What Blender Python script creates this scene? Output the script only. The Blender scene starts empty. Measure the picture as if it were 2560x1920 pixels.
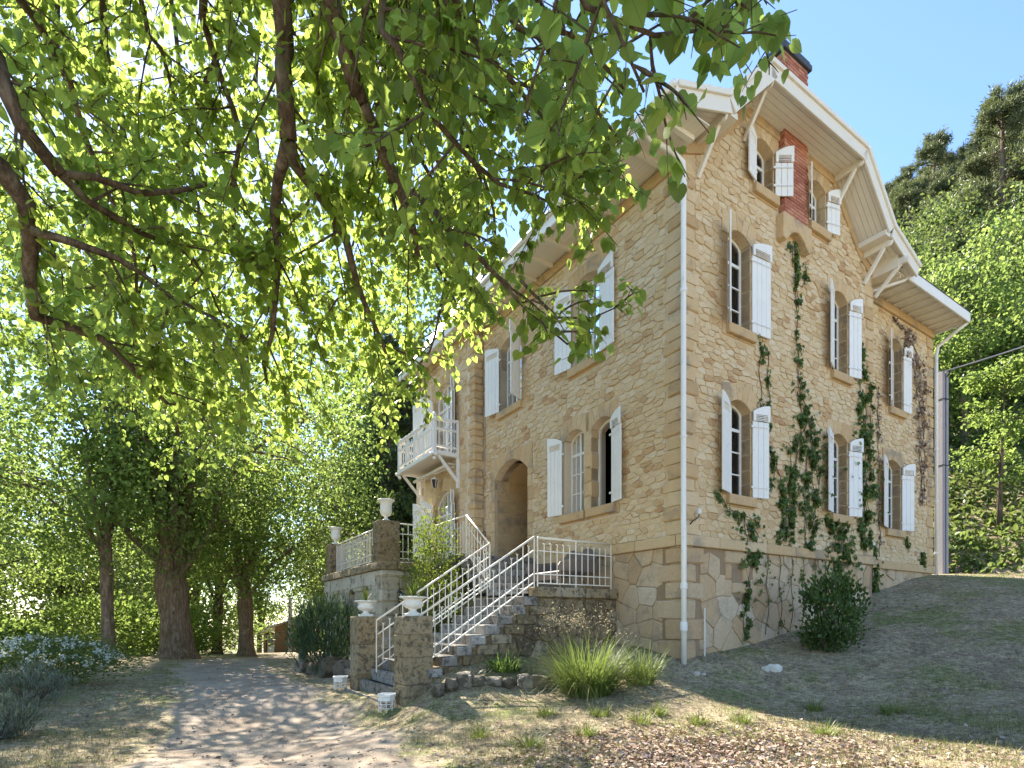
import bpy, bmesh, math, random
import numpy as np
from mathutils import Vector, Matrix, noise as mnoise
from mathutils.geometry import tessellate_polygon
R = math.radians
sc = bpy.context.scene
col = sc.collection

# ------------------------------------------------------------------ camera, sky, sun, exposure
EYE = 1.6
cam_d = bpy.data.cameras.new('camera'); cam = bpy.data.objects.new('camera', cam_d); col.objects.link(cam)
cam.location = (0, 0, EYE); cam.rotation_euler = (R(90), 0, 0)
cam_d.sensor_width = 36.0; cam_d.lens = 36.0 * 1387 / 2560
cam_d.shift_y = (1546 - 960) / 2560.0
cam_d.clip_start = 0.05; cam_d.clip_end = 2000
sc.camera = cam
SUN_DIR = Vector((-0.616, 1.0, 1.093)).normalized()
w = bpy.data.worlds.new('World'); sc.world = w; w.use_nodes = True
nt = w.node_tree; nt.nodes.clear()
sky = nt.nodes.new('ShaderNodeTexSky'); sky.sky_type = 'NISHITA'; sky.sun_disc = False
sky.sun_elevation = math.asin(SUN_DIR.z); sky.sun_rotation = math.atan2(SUN_DIR.x, SUN_DIR.y)
sky.air_density = 1.0; sky.dust_density = 0.15; sky.ozone_density = 4.0
bg = nt.nodes.new('ShaderNodeBackground'); bg.inputs[1].default_value = 0.11
ow = nt.nodes.new('ShaderNodeOutputWorld')
nt.links.new(sky.outputs[0], bg.inputs[0]); nt.links.new(bg.outputs[0], ow.inputs[0])
sl = bpy.data.lights.new('sun', 'SUN'); sl.energy = 5.0; sl.angle = R(0.55); sl.color = (1.0, 0.92, 0.80)
so = bpy.data.objects.new('sun', sl); col.objects.link(so); so.location = (-20, 30, 40)
so.rotation_euler = SUN_DIR.to_track_quat('Z', 'Y').to_euler()
sc.view_settings.view_transform = 'Standard'; sc.view_settings.look = 'None'
sc.view_settings.gamma = 1.0; sc.view_settings.use_curve_mapping = False
sc.view_settings.exposure = 1.85
sc.cycles.max_bounces = 8; sc.cycles.diffuse_bounces = 5; sc.cycles.transmission_bounces = 5; sc.cycles.transparent_max_bounces = 8
sc.cycles.caustics_reflective = False; sc.cycles.caustics_refractive = False

# ------------------------------------------------------------------ frames and helpers
CX, CY = 3.225, 10.5
ROT = math.atan2(0.5359, 0.8443)
cR, sR = math.cos(ROT), math.sin(ROT)
def W(u, v, z=0.0):
    return Vector((CX + cR * u - sR * v, CY + sR * u + cR * v, z))
def at(px, py, Y):
    return Vector(((px - 1280) / 1387.0 * Y, Y, EYE - (py - 1546) / 1387.0 * Y))

def tag(o, label=None, cat=None, group=None, kind=None):
    if label: o['label'] = label
    if cat: o['category'] = cat
    if group: o['group'] = group
    if kind: o['kind'] = kind
    return o
ORG = {}
def thing(name, loc, rotz=0.0, label=None, cat=None, group=None, org=(0, 0, 0)):
    o = bpy.data.objects.new(name, None); col.objects.link(o)
    o.location = loc; o.rotation_euler = (0, 0, rotz); o.empty_display_size = 0.2
    ORG[o.name] = Vector(org)
    return tag(o, label, cat, group, 'thing')
def hthing(name, u, v, z, label, cat, group=None):
    """a thing in the house frame: meshes under it are written in (u, v, z)"""
    return thing(name, W(u, v, z), ROT, label, cat, group, (u, v, z))
def link(name, me, mat=None, parent=None, loc=None, rot=None, kind=None, label=None):
    o = bpy.data.objects.new(name, me); col.objects.link(o)
    if mat is not None and not me.materials: me.materials.append(mat)
    if parent is not None:
        o.parent = parent; ORG[o.name] = ORG.get(parent.name, Vector((0, 0, 0)))
    if loc is not None: o.location = loc
    if rot is not None: o.rotation_euler = rot
    if kind: o['kind'] = kind
    if label: o['label'] = label
    return o

class MB:
    def __init__(s): s.v = []; s.f = []; s.t = []
    def add(s, vs, fs, tint=None):
        b = len(s.v); s.v.extend([tuple(p) for p in vs]); s.f.extend([tuple(b + i for i in f) for f in fs])
        if tint is not None: s.t.extend([tint] * len(vs))
        return s
    def box(s, x0, x1, y0, y1, z0, z1, tint=None):
        return s.add([(x0, y0, z0), (x1, y0, z0), (x1, y1, z0), (x0, y1, z0), (x0, y0, z1), (x1, y0, z1), (x1, y1, z1), (x0, y1, z1)],
              [(0, 3, 2, 1), (4, 5, 6, 7), (0, 1, 5, 4), (1, 2, 6, 5), (2, 3, 7, 6), (3, 0, 4, 7)], tint)
    def beam(s, a, b, w, h, up=(0, 0, 1), tint=None):
        a = Vector(a); b = Vector(b); d = (b - a).normalized(); up = Vector(up)
        x = d.cross(up)
        if x.length < 1e-4: x = d.cross(Vector((1, 0, 0)))
        x.normalize(); y = x.cross(d).normalized()
        c = [(-1, -1), (1, -1), (1, 1), (-1, 1)]
        vs = [p + x * (i * w / 2) + y * (j * h / 2) for p in (a, b) for i, j in c]
        return s.add(vs, [(0, 1, 2, 3), (7, 6, 5, 4), (0, 4, 5, 1), (1, 5, 6, 2), (2, 6, 7, 3), (3, 7, 4, 0)], tint)
    def tube(s, pts, rad, n=6, cap=True, rough=0.0):
        pts = [Vector(p) for p in pts]; m = len(pts)
        if not hasattr(rad, '__len__'): rad = [rad] * m
        ref = None; rings = []
        for i, p in enumerate(pts):
            d = (pts[min(i + 1, m - 1)] - pts[max(i - 1, 0)]).normalized()
            if ref is None:
                ref = d.cross(Vector((0.31, 0.17, 0.93)))
                if ref.length < 1e-3: ref = d.cross(Vector((1, 0, 0)))
            ref = (ref - d * ref.dot(d)).normalized(); b = d.cross(ref)
            rings.append([p + (ref * math.cos(2 * math.pi * k / n) + b * math.sin(2 * math.pi * k / n)) * rad[i] * (1 + (rough * mnoise.noise(p * 9 + Vector((k * 3.1, 0, 0))) if rough else 0)) for k in range(n)])
        vs = [q for r in rings for q in r]; fs = []
        for i in range(m - 1):
            for k in range(n):
                k2 = (k + 1) % n
                fs.append((i * n + k, i * n + k2, (i + 1) * n + k2, (i + 1) * n + k))
        if cap:
            fs.append(tuple(range(n - 1, -1, -1))); fs.append(tuple((m - 1) * n + k for k in range(n)))
        return s.add(vs, fs)
    def lathe(s, prof, n=20, c=(0, 0, 0), flute=0.0, fr=(0, 0)):
        vs = []; fs = []; m = len(prof)
        for r, z in prof:
            for k in range(n):
                a = 2 * math.pi * k / n
                rr = r * (1 - (flute if (k % 2 and fr[0] <= z <= fr[1]) else 0))
                vs.append((c[0] + rr * math.cos(a), c[1] + rr * math.sin(a), c[2] + z))
        for i in range(m - 1):
            for k in range(n):
                k2 = (k + 1) % n
                fs.append((i * n + k, i * n + k2, (i + 1) * n + k2, (i + 1) * n + k))
        fs.append(tuple(range(n - 1, -1, -1))); fs.append(tuple((m - 1) * n + k for k in range(n)))
        return s.add(vs, fs)
    def sphere(s, c, r, n=10, m=6, sq=(1, 1, 1)):
        prof = []
        vs = []; fs = []
        for i in range(1, m):
            t = math.pi * i / m
            for k in range(n):
                a = 2 * math.pi * k / n
                vs.append((c[0] + r * sq[0] * math.sin(t) * math.cos(a), c[1] + r * sq[1] * math.sin(t) * math.sin(a), c[2] - r * sq[2] * math.cos(t)))
        b = len(vs); vs += [(c[0], c[1], c[2] - r * sq[2]), (c[0], c[1], c[2] + r * sq[2])]
        for i in range(m - 2):
            for k in range(n):
                k2 = (k + 1) % n; fs.append((i * n + k, i * n + k2, (i + 1) * n + k2, (i + 1) * n + k))
        for k in range(n):
            k2 = (k + 1) % n; fs.append((b, k2, k)); fs.append((b + 1, (m - 2) * n + k, (m - 2) * n + k2))
        return s.add(vs, fs)
    def prism(s, poly, fn, d0, d1, tint=None):
        """poly: list of (a, b); fn(a, d, b) -> point; extruded from d0 to d1"""
        n = len(poly)
        vs = [fn(a, d0, b) for a, b in poly] + [fn(a, d1, b) for a, b in poly]
        fs = [tuple(range(n)), tuple(range(2 * n - 1, n - 1, -1))] + [(i, n + i, n + (i + 1) % n, (i + 1) % n) for i in range(n)]
        return s.add(vs, fs, tint)
    def mesh(s, name, off=None, smooth=False, fix=True):
        me = bpy.data.meshes.new(name)
        vs = s.v if off is None else [(p[0] - off[0], p[1] - off[1], p[2] - off[2]) for p in s.v]
        me.from_pydata(vs, [], s.f); me.update()
        if fix:
            bm = bmesh.new(); bm.from_mesh(me); bmesh.ops.recalc_face_normals(bm, faces=bm.faces); bm.to_mesh(me); bm.free()
        if s.t and len(s.t) == len(s.v):
            a = me.attributes.new('tint', 'FLOAT', 'POINT'); a.data.foreach_set('value', s.t)
        if smooth: me.polygons.foreach_set('use_smooth', [True] * len(me.polygons))
        return me
    def build(s, name, mat, parent=None, smooth=False, kind=None, label=None, fix=True):
        off = ORG.get(parent.name) if parent is not None else None
        return link(name, s.mesh(name, off, smooth, fix), mat, parent, kind=kind, label=label)

def bevel(o, wd, seg=1, ang=40):
    m = o.modifiers.new('edge', 'BEVEL'); m.width = wd; m.segments = seg; m.limit_method = 'ANGLE'; m.angle_limit = R(ang)
    return o

# ------------------------------------------------------------------ materials
def nodes(name):
    m = bpy.data.materials.new(name); m.use_nodes = True; t = m.node_tree; t.nodes.clear()
    out = t.nodes.new('ShaderNodeOutputMaterial')
    b = t.nodes.new('ShaderNodeBsdfPrincipled'); t.links.new(b.outputs[0], out.inputs[0])
    return m, t, b, out
def ramp(t, fac, stops):
    r = t.nodes.new('ShaderNodeValToRGB'); e = r.color_ramp.elements
    while len(e) < len(stops): e.new(0.5)
    for i, (p, c) in enumerate(stops): e[i].position = p; e[i].color = (*c, 1)
    t.links.new(fac, r.inputs[0]); return r.outputs[0]
def noise_n(t, vec, scale, detail=4, rough=0.6):
    n = t.nodes.new('ShaderNodeTexNoise'); n.inputs['Scale'].default_value = scale; n.inputs['Detail'].default_value = detail
    n.inputs['Roughness'].default_value = rough; t.links.new(vec, n.inputs['Vector']); return n.outputs['Fac']
def mixc(t, fac, a, b, mode='MIX'):
    m = t.nodes.new('ShaderNodeMix'); m.data_type = 'RGBA'; m.blend_type = mode
    for k, x in ((0, fac), (6, a), (7, b)):
        if isinstance(x, (int, float)): m.inputs[k].default_value = x
        elif isinstance(x, tuple): m.inputs[k].default_value = (*x, 1)
        else: t.links.new(x, m.inputs[k])
    return m.outputs[2]
def bump_n(t, b, h, dist=0.01, strength=0.6):
    n = t.nodes.new('ShaderNodeBump'); n.inputs['Distance'].default_value = dist; n.inputs['Strength'].default_value = strength
    t.links.new(h, n.inputs['Height']); t.links.new(n.outputs[0], b.inputs['Normal'])
def posn(t):
    g = t.nodes.new('ShaderNodeNewGeometry'); return g.outputs['Position']
def step(t, fac, lo, hi):
    m = t.nodes.new('ShaderNodeMapRange'); m.interpolation_type = 'SMOOTHSTEP'
    m.inputs[1].default_value = lo; m.inputs[2].default_value = hi; t.links.new(fac, m.inputs[0]); return m.outputs[0]

def stone_mat(name, stops, stain=(0.14, 0.12, 0.09), stain_lo=0.6, stain_hi=0.75, stain_amt=0.6, bump=0.02, scale=9, rough=0.9, stain_scale=1.3, stain2=None):
    m, t, b, o = nodes(name); p = posn(t)
    a = t.nodes.new('ShaderNodeAttribute'); a.attribute_name = 'tint'
    oi = t.nodes.new('ShaderNodeObjectInfo')
    add = t.nodes.new('ShaderNodeMath'); add.operation = 'ADD'
    f1 = noise_n(t, p, scale, 5, 0.65)
    sc_ = t.nodes.new('ShaderNodeMath'); sc_.operation = 'MULTIPLY_ADD'; sc_.inputs[1].default_value = 0.55; sc_.inputs[2].default_value = -0.27
    t.links.new(f1, sc_.inputs[0]); t.links.new(a.outputs['Fac'], add.inputs[0]); t.links.new(sc_.outputs[0], add.inputs[1])
    c = ramp(t, add.outputs[0], stops)
    f2 = noise_n(t, p, stain_scale, 6, 0.7)
    sf = step(t, f2, stain_lo, stain_hi)
    mu = t.nodes.new('ShaderNodeMath'); mu.operation = 'MULTIPLY'; mu.inputs[1].default_value = stain_amt; t.links.new(sf, mu.inputs[0])
    c = mixc(t, mu.outputs[0], c, stain)
    if stain2:
        f4 = noise_n(t, p, 14, 5, 0.75); s4 = step(t, f4, stain2[1], stain2[2])
        c = mixc(t, s4, c, stain2[0])
    f3 = noise_n(t, p, 60, 4, 0.7)
    c = mixc(t, 0.6, c, mixc(t, f3, (0.22, 0.22, 0.22), (0.82, 0.82, 0.82)), 'OVERLAY')
    c = mixc(t, 0.45, c, mixc(t, noise_n(t, p, 26, 5, 0.7), (0.25, 0.25, 0.25), (0.75, 0.75, 0.75)), 'OVERLAY')
    t.links.new(c, b.inputs['Base Color']); b.inputs['Roughness'].default_value = rough
    f5 = noise_n(t, p, 22, 6, 0.7)
    bump_n(t, b, f5, bump, 0.8)
    return m
def plain(name, c, rough=0.6, var=0.12, scale=6, bump=0.0, metal=0.0, wear=None, spec=0.4, bscale=None):
    m, t, b, o = nodes(name); p = posn(t)
    f = noise_n(t, p, scale, 5, 0.65)
    c2 = mixc(t, f, tuple(x * (1 - var) for x in c), tuple(min(1, x * (1 + var)) for x in c))
    if wear:
        fw = noise_n(t, p, wear[1], 6, 0.75); c2 = mixc(t, step(t, fw, wear[2], wear[3]), c2, wear[0])
    t.links.new(c2, b.inputs['Base Color']); b.inputs['Roughness'].default_value = rough; b.inputs['Metallic'].default_value = metal
    b.inputs['Specular IOR Level'].default_value = spec
    if bump: bump_n(t, b, noise_n(t, p, bscale or scale * 4, 5, 0.7), bump, 0.7)
    return m
def leaf_mat(name, cols, trans, tw=0.5, rough=0.45, scale=1.2):
    """cols: dark/light leaf tints picked leaf by leaf; trans: colour of light passing through"""
    m, t, b, o = nodes(name)
    a = t.nodes.new('ShaderNodeAttribute'); a.attribute_name = 'tint'
    c = ramp(t, a.outputs['Fac'], [(i / (len(cols) - 1), x) for i, x in enumerate(cols)])
    rb_ = t.nodes.new('ShaderNodeAttribute'); rb_.attribute_name = 'rib'
    rf = step(t, rb_.outputs['Fac'], 0.93, 0.99)
    c = mixc(t, rf, c, mixc(t, 0.55, c, (0.22, 0.27, 0.09)))
    nz2 = noise_n(t, posn(t), 38, 4, 0.6)
    c = mixc(t, 0.4, c, mixc(t, nz2, (0.25, 0.25, 0.25), (0.75, 0.75, 0.75)), 'OVERLAY')
    t.links.new(c, b.inputs['Base Color']); b.inputs['Roughness'].default_value = rough; b.inputs['Specular IOR Level'].default_value = 0.35
    tr = t.nodes.new('ShaderNodeBsdfTranslucent')
    ct = mixc(t, a.outputs['Fac'], tuple(x * 0.75 for x in trans), tuple(min(1, x * 1.2) for x in trans))
    ct = mixc(t, rf, ct, mixc(t, 0.5, ct, (0.12, 0.16, 0.03)))
    t.links.new(ct, tr.inputs[0])
    mx = t.nodes.new('ShaderNodeMixShader'); mx.inputs[0].default_value = tw
    t.links.new(b.outputs[0], mx.inputs[1]); t.links.new(tr.outputs[0], mx.inputs[2]); t.links.new(mx.outputs[0], o.inputs[0])
    return m

def bark_mat(name, stops, moss, ridge=0.05):
    m, t, b, o = nodes(name); p = posn(t)
    mp = t.nodes.new('ShaderNodeMapping'); mp.inputs['Scale'].default_value = (1, 1, 0.16); t.links.new(p, mp.inputs[0])
    f1 = noise_n(t, mp.outputs[0], 16, 8, 0.75); f2 = noise_n(t, p, 5, 8, 0.75)
    c = ramp(t, f1, stops); c = mixc(t, step(t, f2, 0.52, 0.66), c, moss)
    f3 = noise_n(t, p, 2.2, 6, 0.7); c = mixc(t, step(t, f3, 0.56, 0.70), c, tuple(min(1, x * 1.25) for x in stops[-1][1]))
    t.links.new(c, b.inputs['Base Color']); b.inputs['Roughness'].default_value = 0.95; b.inputs['Specular IOR Level'].default_value = 0.15
    bump_n(t, b, f1, ridge, 1.0); return m
M = {}
SAND = [(0.0, (0.44, 0.26, 0.13)), (0.16, (0.53, 0.36, 0.19)), (0.4, (0.60, 0.44, 0.25)), (0.65, (0.64, 0.49, 0.305)), (0.85, (0.67, 0.535, 0.36)), (1.0, (0.62, 0.455, 0.27))]
M['rubble'] = stone_mat('rubble_stone', SAND, stain_amt=0.2)
M['dressed'] = stone_mat('dressed_stone', [(0, (0.45, 0.29, 0.14)), (0.5, (0.57, 0.395, 0.21)), (1, (0.64, 0.485, 0.30))], stain=(0.22, 0.195, 0.165), stain_lo=0.50, stain_hi=0.66, stain_amt=0.6, scale=5)
M['base'] = stone_mat('basement_stone', [(0, (0.46, 0.30, 0.16)), (0.4, (0.53, 0.375, 0.22)), (0.7, (0.56, 0.42, 0.27)), (1, (0.60, 0.49, 0.36))], stain=(0.24, 0.2, 0.16), stain_lo=0.48, stain_hi=0.66, stain_amt=0.5, scale=14, stain_scale=2.2, bump=0.03)
M['mortar'] = stone_mat('lime_mortar', [(0, (0.60, 0.48, 0.34)), (1, (0.71, 0.60, 0.47))], stain_amt=0.15, scale=4, bump=0.012)
M['mortar_g'] = stone_mat('ochre_mortar', [(0, (0.55, 0.40, 0.225)), (1, (0.65, 0.50, 0.32))], stain_amt=0.2, scale=4, bump=0.012)
M['mossy'] = stone_mat('lichen_stone', [(0, (0.13, 0.09, 0.05)), (0.35, (0.25, 0.18, 0.095)), (0.7, (0.34, 0.26, 0.15)), (1, (0.42, 0.35, 0.25))], stain=(0.035, 0.028, 0.02), stain_lo=0.44, stain_hi=0.62, stain_amt=0.75, bump=0.045, stain_scale=9, stain2=((0.36, 0.32, 0.22), 0.55, 0.66))
M['terr'] = stone_mat('terrace_stone', [(0, (0.30, 0.25, 0.18)), (0.5, (0.44, 0.39, 0.30)), (1, (0.56, 0.52, 0.43))], stain=(0.05, 0.045, 0.038), stain_lo=0.5, stain_hi=0.66, stain_amt=0.75, stain_scale=3.5, bump=0.04)
M['bjoint'] = plain('basement_joint', (0.30, 0.21, 0.13), 0.95, 0.2)
M['greystep'] = stone_mat('grey_step_stone', [(0, (0.15, 0.13, 0.11)), (0.5, (0.27, 0.245, 0.215)), (1, (0.40, 0.37, 0.34))], stain=(0.04, 0.036, 0.03), stain_lo=0.48, stain_hi=0.6, stain_amt=0.8, stain_scale=7, bump=0.015)
M['rock'] = stone_mat('edging_rock', [(0, (0.10, 0.08, 0.055)), (0.5, (0.19, 0.155, 0.11)), (1, (0.29, 0.25, 0.2))], stain=(0.05, 0.042, 0.022), stain_lo=0.47, stain_hi=0.6, stain_amt=0.8, stain_scale=3.5, bump=0.04)
M['paint'] = plain('white_paint', (0.79, 0.77, 0.73), 0.5, 0.07, 2.5, wear=((0.46, 0.42, 0.36), 9, 0.57, 0.8))
M['cream'] = plain('cream_wood_paint', (0.74, 0.69, 0.60), 0.55, 0.06, 4, wear=((0.5, 0.4, 0.28), 5, 0.66, 0.8))
M['rail'] = plain('ivory_iron_paint', (0.78, 0.73, 0.64), 0.38, 0.05, 6, wear=((0.45, 0.3, 0.18), 16, 0.72, 0.78))
M['urn'] = plain('white_urn', (0.76, 0.74, 0.68), 0.55, 0.07, 8, bump=0.004, wear=((0.4, 0.36, 0.26), 9, 0.64, 0.78))
M['slate'] = plain('roof_slate', (0.055, 0.06, 0.075), 0.5, 0.3, 7, bump=0.01)
M['brick'] = stone_mat('red_brick', [(0, (0.30, 0.10, 0.06)), (0.5, (0.42, 0.16, 0.10)), (1, (0.50, 0.23, 0.15))], stain_amt=0.3, bump=0.008)
M['brickmortar'] = plain('pale_joint', (0.48, 0.37, 0.29), 0.9, 0.1)
M['iron'] = plain('black_iron', (0.025, 0.025, 0.027), 0.45, 0.2)
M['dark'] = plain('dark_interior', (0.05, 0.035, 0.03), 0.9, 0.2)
M['oak'] = plain('dark_oak', (0.12, 0.06, 0.03), 0.55, 0.3, 5)
M['wicker'] = plain('brown_wicker', (0.15, 0.12, 0.105), 0.6, 0.35, 40, bump=0.004)
M['curtain'] = plain('lace_curtain', (0.6, 0.6, 0.58), 0.9, 0.06, 12)
M['bark'] = stone_mat('lime_bark', [(0, (0.05, 0.035, 0.025)), (0.6, (0.12, 0.085, 0.06)), (1, (0.2, 0.16, 0.12))], stain=(0.06, 0.075, 0.025), stain_lo=0.5, stain_hi=0.66, stain_amt=0.5, bump=0.03, scale=14)
M['barkb'] = stone_mat('big_trunk_bark', [(0, (0.11, 0.075, 0.05)), (0.6, (0.26, 0.18, 0.12)), (1, (0.42, 0.33, 0.24))], stain=(0.09, 0.085, 0.025), stain_lo=0.5, stain_hi=0.64, stain_amt=0.6, bump=0.05, scale=7)
M['barkb'] = bark_mat('big_trunk_bark', [(0.3, (0.06, 0.04, 0.028)), (0.48, (0.22, 0.15, 0.10)), (0.62, (0.36, 0.27, 0.19))], (0.13, 0.12, 0.045), 0.12)
M['bark'] = bark_mat('lime_bark', [(0.3, (0.03, 0.022, 0.016)), (0.48, (0.11, 0.078, 0.055)), (0.64, (0.22, 0.175, 0.13))], (0.12, 0.13, 0.07), 0.03)
M['log'] = plain('cabin_log', (0.26, 0.15, 0.085), 0.8, 0.3, 8, bump=0.01)
M['zinc'] = plain('zinc_sheet', (0.32, 0.33, 0.35), 0.45, 0.15, 4, metal=0.3)
M['pole'] = plain('weathered_pole', (0.30, 0.28, 0.30), 0.75, 0.15, 5, bump=0.006)
M['teal'] = plain('dark_teal_cloth', (0.02, 0.06, 0.075), 0.8, 0.3, 8)
def glass():
    m, t, b, o = nodes('window_glass')
    g = t.nodes.new('ShaderNodeBsdfGlossy'); g.inputs['Roughness'].default_value = 0.03; g.inputs['Color'].default_value = (0.9, 0.93, 0.95, 1)
    tr = t.nodes.new('ShaderNodeBsdfTransparent'); tr.inputs[0].default_value = (0.62, 0.64, 0.64, 1)
    fr = t.nodes.new('ShaderNodeFresnel'); fr.inputs[0].default_value = 1.6
    mx = t.nodes.new('ShaderNodeMixShader'); t.links.new(fr.outputs[0], mx.inputs[0]); t.links.new(tr.outputs[0], mx.inputs[1]); t.links.new(g.outputs[0], mx.inputs[2])
    t.links.new(mx.outputs[0], o.inputs[0]); return m
M['glass'] = glass()
M['lime'] = leaf_mat('lime_leaf', [(0.04, 0.075, 0.014), (0.085, 0.135, 0.02), (0.14, 0.185, 0.035)], (0.47, 0.61, 0.12), 0.64)
M['lime_far'] = leaf_mat('lime_leaf_far', [(0.05, 0.09, 0.025), (0.09, 0.145, 0.035), (0.14, 0.195, 0.05)], (0.36, 0.48, 0.11), 0.52)
M['broad'] = leaf_mat('broadleaf', [(0.04, 0.07, 0.018), (0.07, 0.115, 0.026), (0.11, 0.155, 0.035)], (0.24, 0.31, 0.08), 0.42)
M['pine'] = leaf_mat('pine_needles', [(0.05, 0.07, 0.03), (0.08, 0.10, 0.045), (0.13, 0.135, 0.065)], (0.2, 0.24, 0.08), 0.32)
M['shrub'] = leaf_mat('shrub_leaf', [(0.03, 0.055, 0.02), (0.06, 0.11, 0.03), (0.12, 0.19, 0.05)], (0.12, 0.2, 0.03), 0.3)
M['rose'] = leaf_mat('climber_leaf', [(0.04, 0.075, 0.018), (0.08, 0.125, 0.025), (0.13, 0.16, 0.03)], (0.25, 0.32, 0.04), 0.4)
M['olean'] = leaf_mat('oleander_leaf', [(0.03, 0.06, 0.03), (0.055, 0.095, 0.045), (0.09, 0.13, 0.06)], (0.12, 0.2, 0.05), 0.25)
M['ivy'] = leaf_mat('ivy_leaf', [(0.04, 0.07, 0.02), (0.09, 0.15, 0.035), (0.16, 0.23, 0.06)], (0.2, 0.3, 0.06), 0.35)
M['dry'] = leaf_mat('dry_leaf', [(0.17, 0.11, 0.08), (0.36, 0.26, 0.2), (0.56, 0.45, 0.36)], (0.2, 0.1, 0.04), 0.12, 0.8)
M['blade'] = leaf_mat('grass_blade', [(0.06, 0.10, 0.02), (0.12, 0.17, 0.035), (0.30, 0.25, 0.11)], (0.25, 0.33, 0.05), 0.35)
M['turf'] = leaf_mat('lawn_blade', [(0.10, 0.135, 0.04), (0.25, 0.235, 0.10), (0.52, 0.42, 0.25)], (0.22, 0.24, 0.07), 0.3, 0.7)
M['clump'] = leaf_mat('clump_blade', [(0.06, 0.12, 0.015), (0.13, 0.20, 0.03), (0.42, 0.36, 0.18)], (0.24, 0.32, 0.07), 0.38)
M['seed'] = leaf_mat('seed_head', [(0.22, 0.17, 0.11), (0.36, 0.29, 0.19), (0.5, 0.44, 0.33)], (0.4, 0.34, 0.2), 0.35, 0.8)
M['flower'] = leaf_mat('white_petal', [(0.6, 0.63, 0.6), (0.7, 0.72, 0.68), (0.8, 0.8, 0.76)], (0.6, 0.65, 0.5), 0.3, 0.7)
M['lav'] = leaf_mat('grey_green_leaf', [(0.10, 0.12, 0.085), (0.17, 0.2, 0.15), (0.27, 0.3, 0.24)], (0.12, 0.15, 0.08), 0.2, 0.8)

# ------------------------------------------------------------------ terrain
CP = [(0, 0, 0.0), (0, 5.4, .12), (-5, 5, .0), (-5, 12, .06), (-10, 10, .06), (-12, 4, .05), (-13, 21, .1), (-9, 22, .08), (-20, 20, .1), (-20, 5, 0), (-6, 16, .1),
      (-1.81, 9.39, .1), (-3.24, 11.64, .09), (-1.3, 9.0, .3), (-1.3, 9.75, .55), (-.3, 10.4, .85), (.1, 9.2, .42), (1.4, 9.5, .5), (1.0, 10.9, .82), (3.2, 10.45, .82), (3.25, 9.8, .58), (3.7, 10.7, .88), (4.07, 9.12, .33), (5.53, 11.96, 1.15), (5.81, 6.3, .34),
      (2.2, 8.6, .38), (1.5, 6.5, .24), (3, 5, .26), (6, 3, .3), (9, 6, .62), (9.3, 14.3, 2.1), (13.1, 16.9, 2.93), (15.7, 17, 2.94), (11, 11, 1.6), (13, 8, 1.3), (20, 10, 2.2), (20, 17, 3.2), (2, -3, 0), (-6, -5, 0), (8, -4, .4), (-4.2, 15.3, .12), (-6.5, 19, .1), (18, 3, 1.2)]
_P = np.array([(a, b) for a, b, c in CP], float); _Z = np.array([c for a, b, c in CP], float)
def _k(d2): return np.where(d2 > 1e-9, 0.5 * d2 * np.log(np.maximum(d2, 1e-9)), 0.0)
def _tps():
    n = len(_P); K = _k(((_P[:, None] - _P[None]) ** 2).sum(-1)) + np.eye(n) * 0.02
    A = np.zeros((n + 3, n + 3)); A[:n, :n] = K; A[:n, n] = 1; A[:n, n + 1:] = _P; A[n, :n] = 1; A[n + 1:, :n] = _P.T
    return np.linalg.solve(A, np.concatenate([_Z, [0, 0, 0]]))
_C = _tps()
def ground_h(x, y):
    x = np.atleast_1d(np.asarray(x, float)); y = np.atleast_1d(np.asarray(y, float))
    cx = np.clip(x, -20, 20); cy = np.clip(y, -5, 20)
    q = np.stack([cx, cy], -1)
    K = _k(((q[:, None] - _P[None]) ** 2).sum(-1))
    z = K @ _C[:-3] + _C[-3] + q @ _C[-2:]
    # the land falls away past the crest of the drive, and a wooded slope rises behind the house
    s = (x - 13.5) * 0.62 + (y - 18.8) * 0.79
    hill = 0.68 * np.maximum(0, s) ** 1.0
    hill = np.where(s > 75, 51 + (s - 75) * 0.1, hill) * 1 / (1 + np.exp(-(x - 6) * 0.35))
    wl = 1 / (1 + np.exp((x - 4) * 0.5))
    drop = -0.054 * np.clip(y - 21, 0, 45) * wl
    side = -0.10 * np.clip(-x - 20, 0, 30)
    bumps = 0.02 * np.sin(x * 2.1 + 0.7 * y) * np.cos(y * 1.7 - 0.4 * x) + 0.012 * np.sin(x * 5.3 + 1) * np.sin(y * 4.7)
    return z + hill + drop + side + bumps
def gz(x, y): return float(ground_h(x, y)[0])

def terrain(name, xs, ys, mat, dz=0.0, keep=None):
    X, Y = np.meshgrid(xs, ys); Z = ground_h(X.ravel(), Y.ravel()) + dz
    n, m = len(xs), len(ys); V = np.stack([X.ravel(), Y.ravel(), Z], -1)
    i = np.arange((m - 1) * (n - 1)); r = i // (n - 1); c = i % (n - 1); a = r * n + c
    F = np.stack([a, a + 1, a + n + 1, a + n], -1)
    if keep is not None:
        cen = V[F].mean(1); F = F[keep(cen[:, 0], cen[:, 1])]
        us = np.unique(F); mp = -np.ones(len(V), int); mp[us] = np.arange(len(us)); V = V[us]; F = mp[F]
    me = bpy.data.meshes.new(name); me.from_pydata(V.tolist(), [], F.tolist()); me.update()
    me.polygons.foreach_set('use_smooth', [True] * len(me.polygons))
    return tag(link(name, me, mat), kind='structure')
def axis(lo, a, b, hi, fine, grow=1.25):
    out = list(np.arange(a, b, fine)); s = fine; x = a; pre = []
    while x > lo: s *= grow; x -= s; pre.append(x)
    s = fine; x = out[-1]
    while x < hi: s *= grow; x += s; out.append(x)
    return np.array(pre[::-1] + out)

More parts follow.
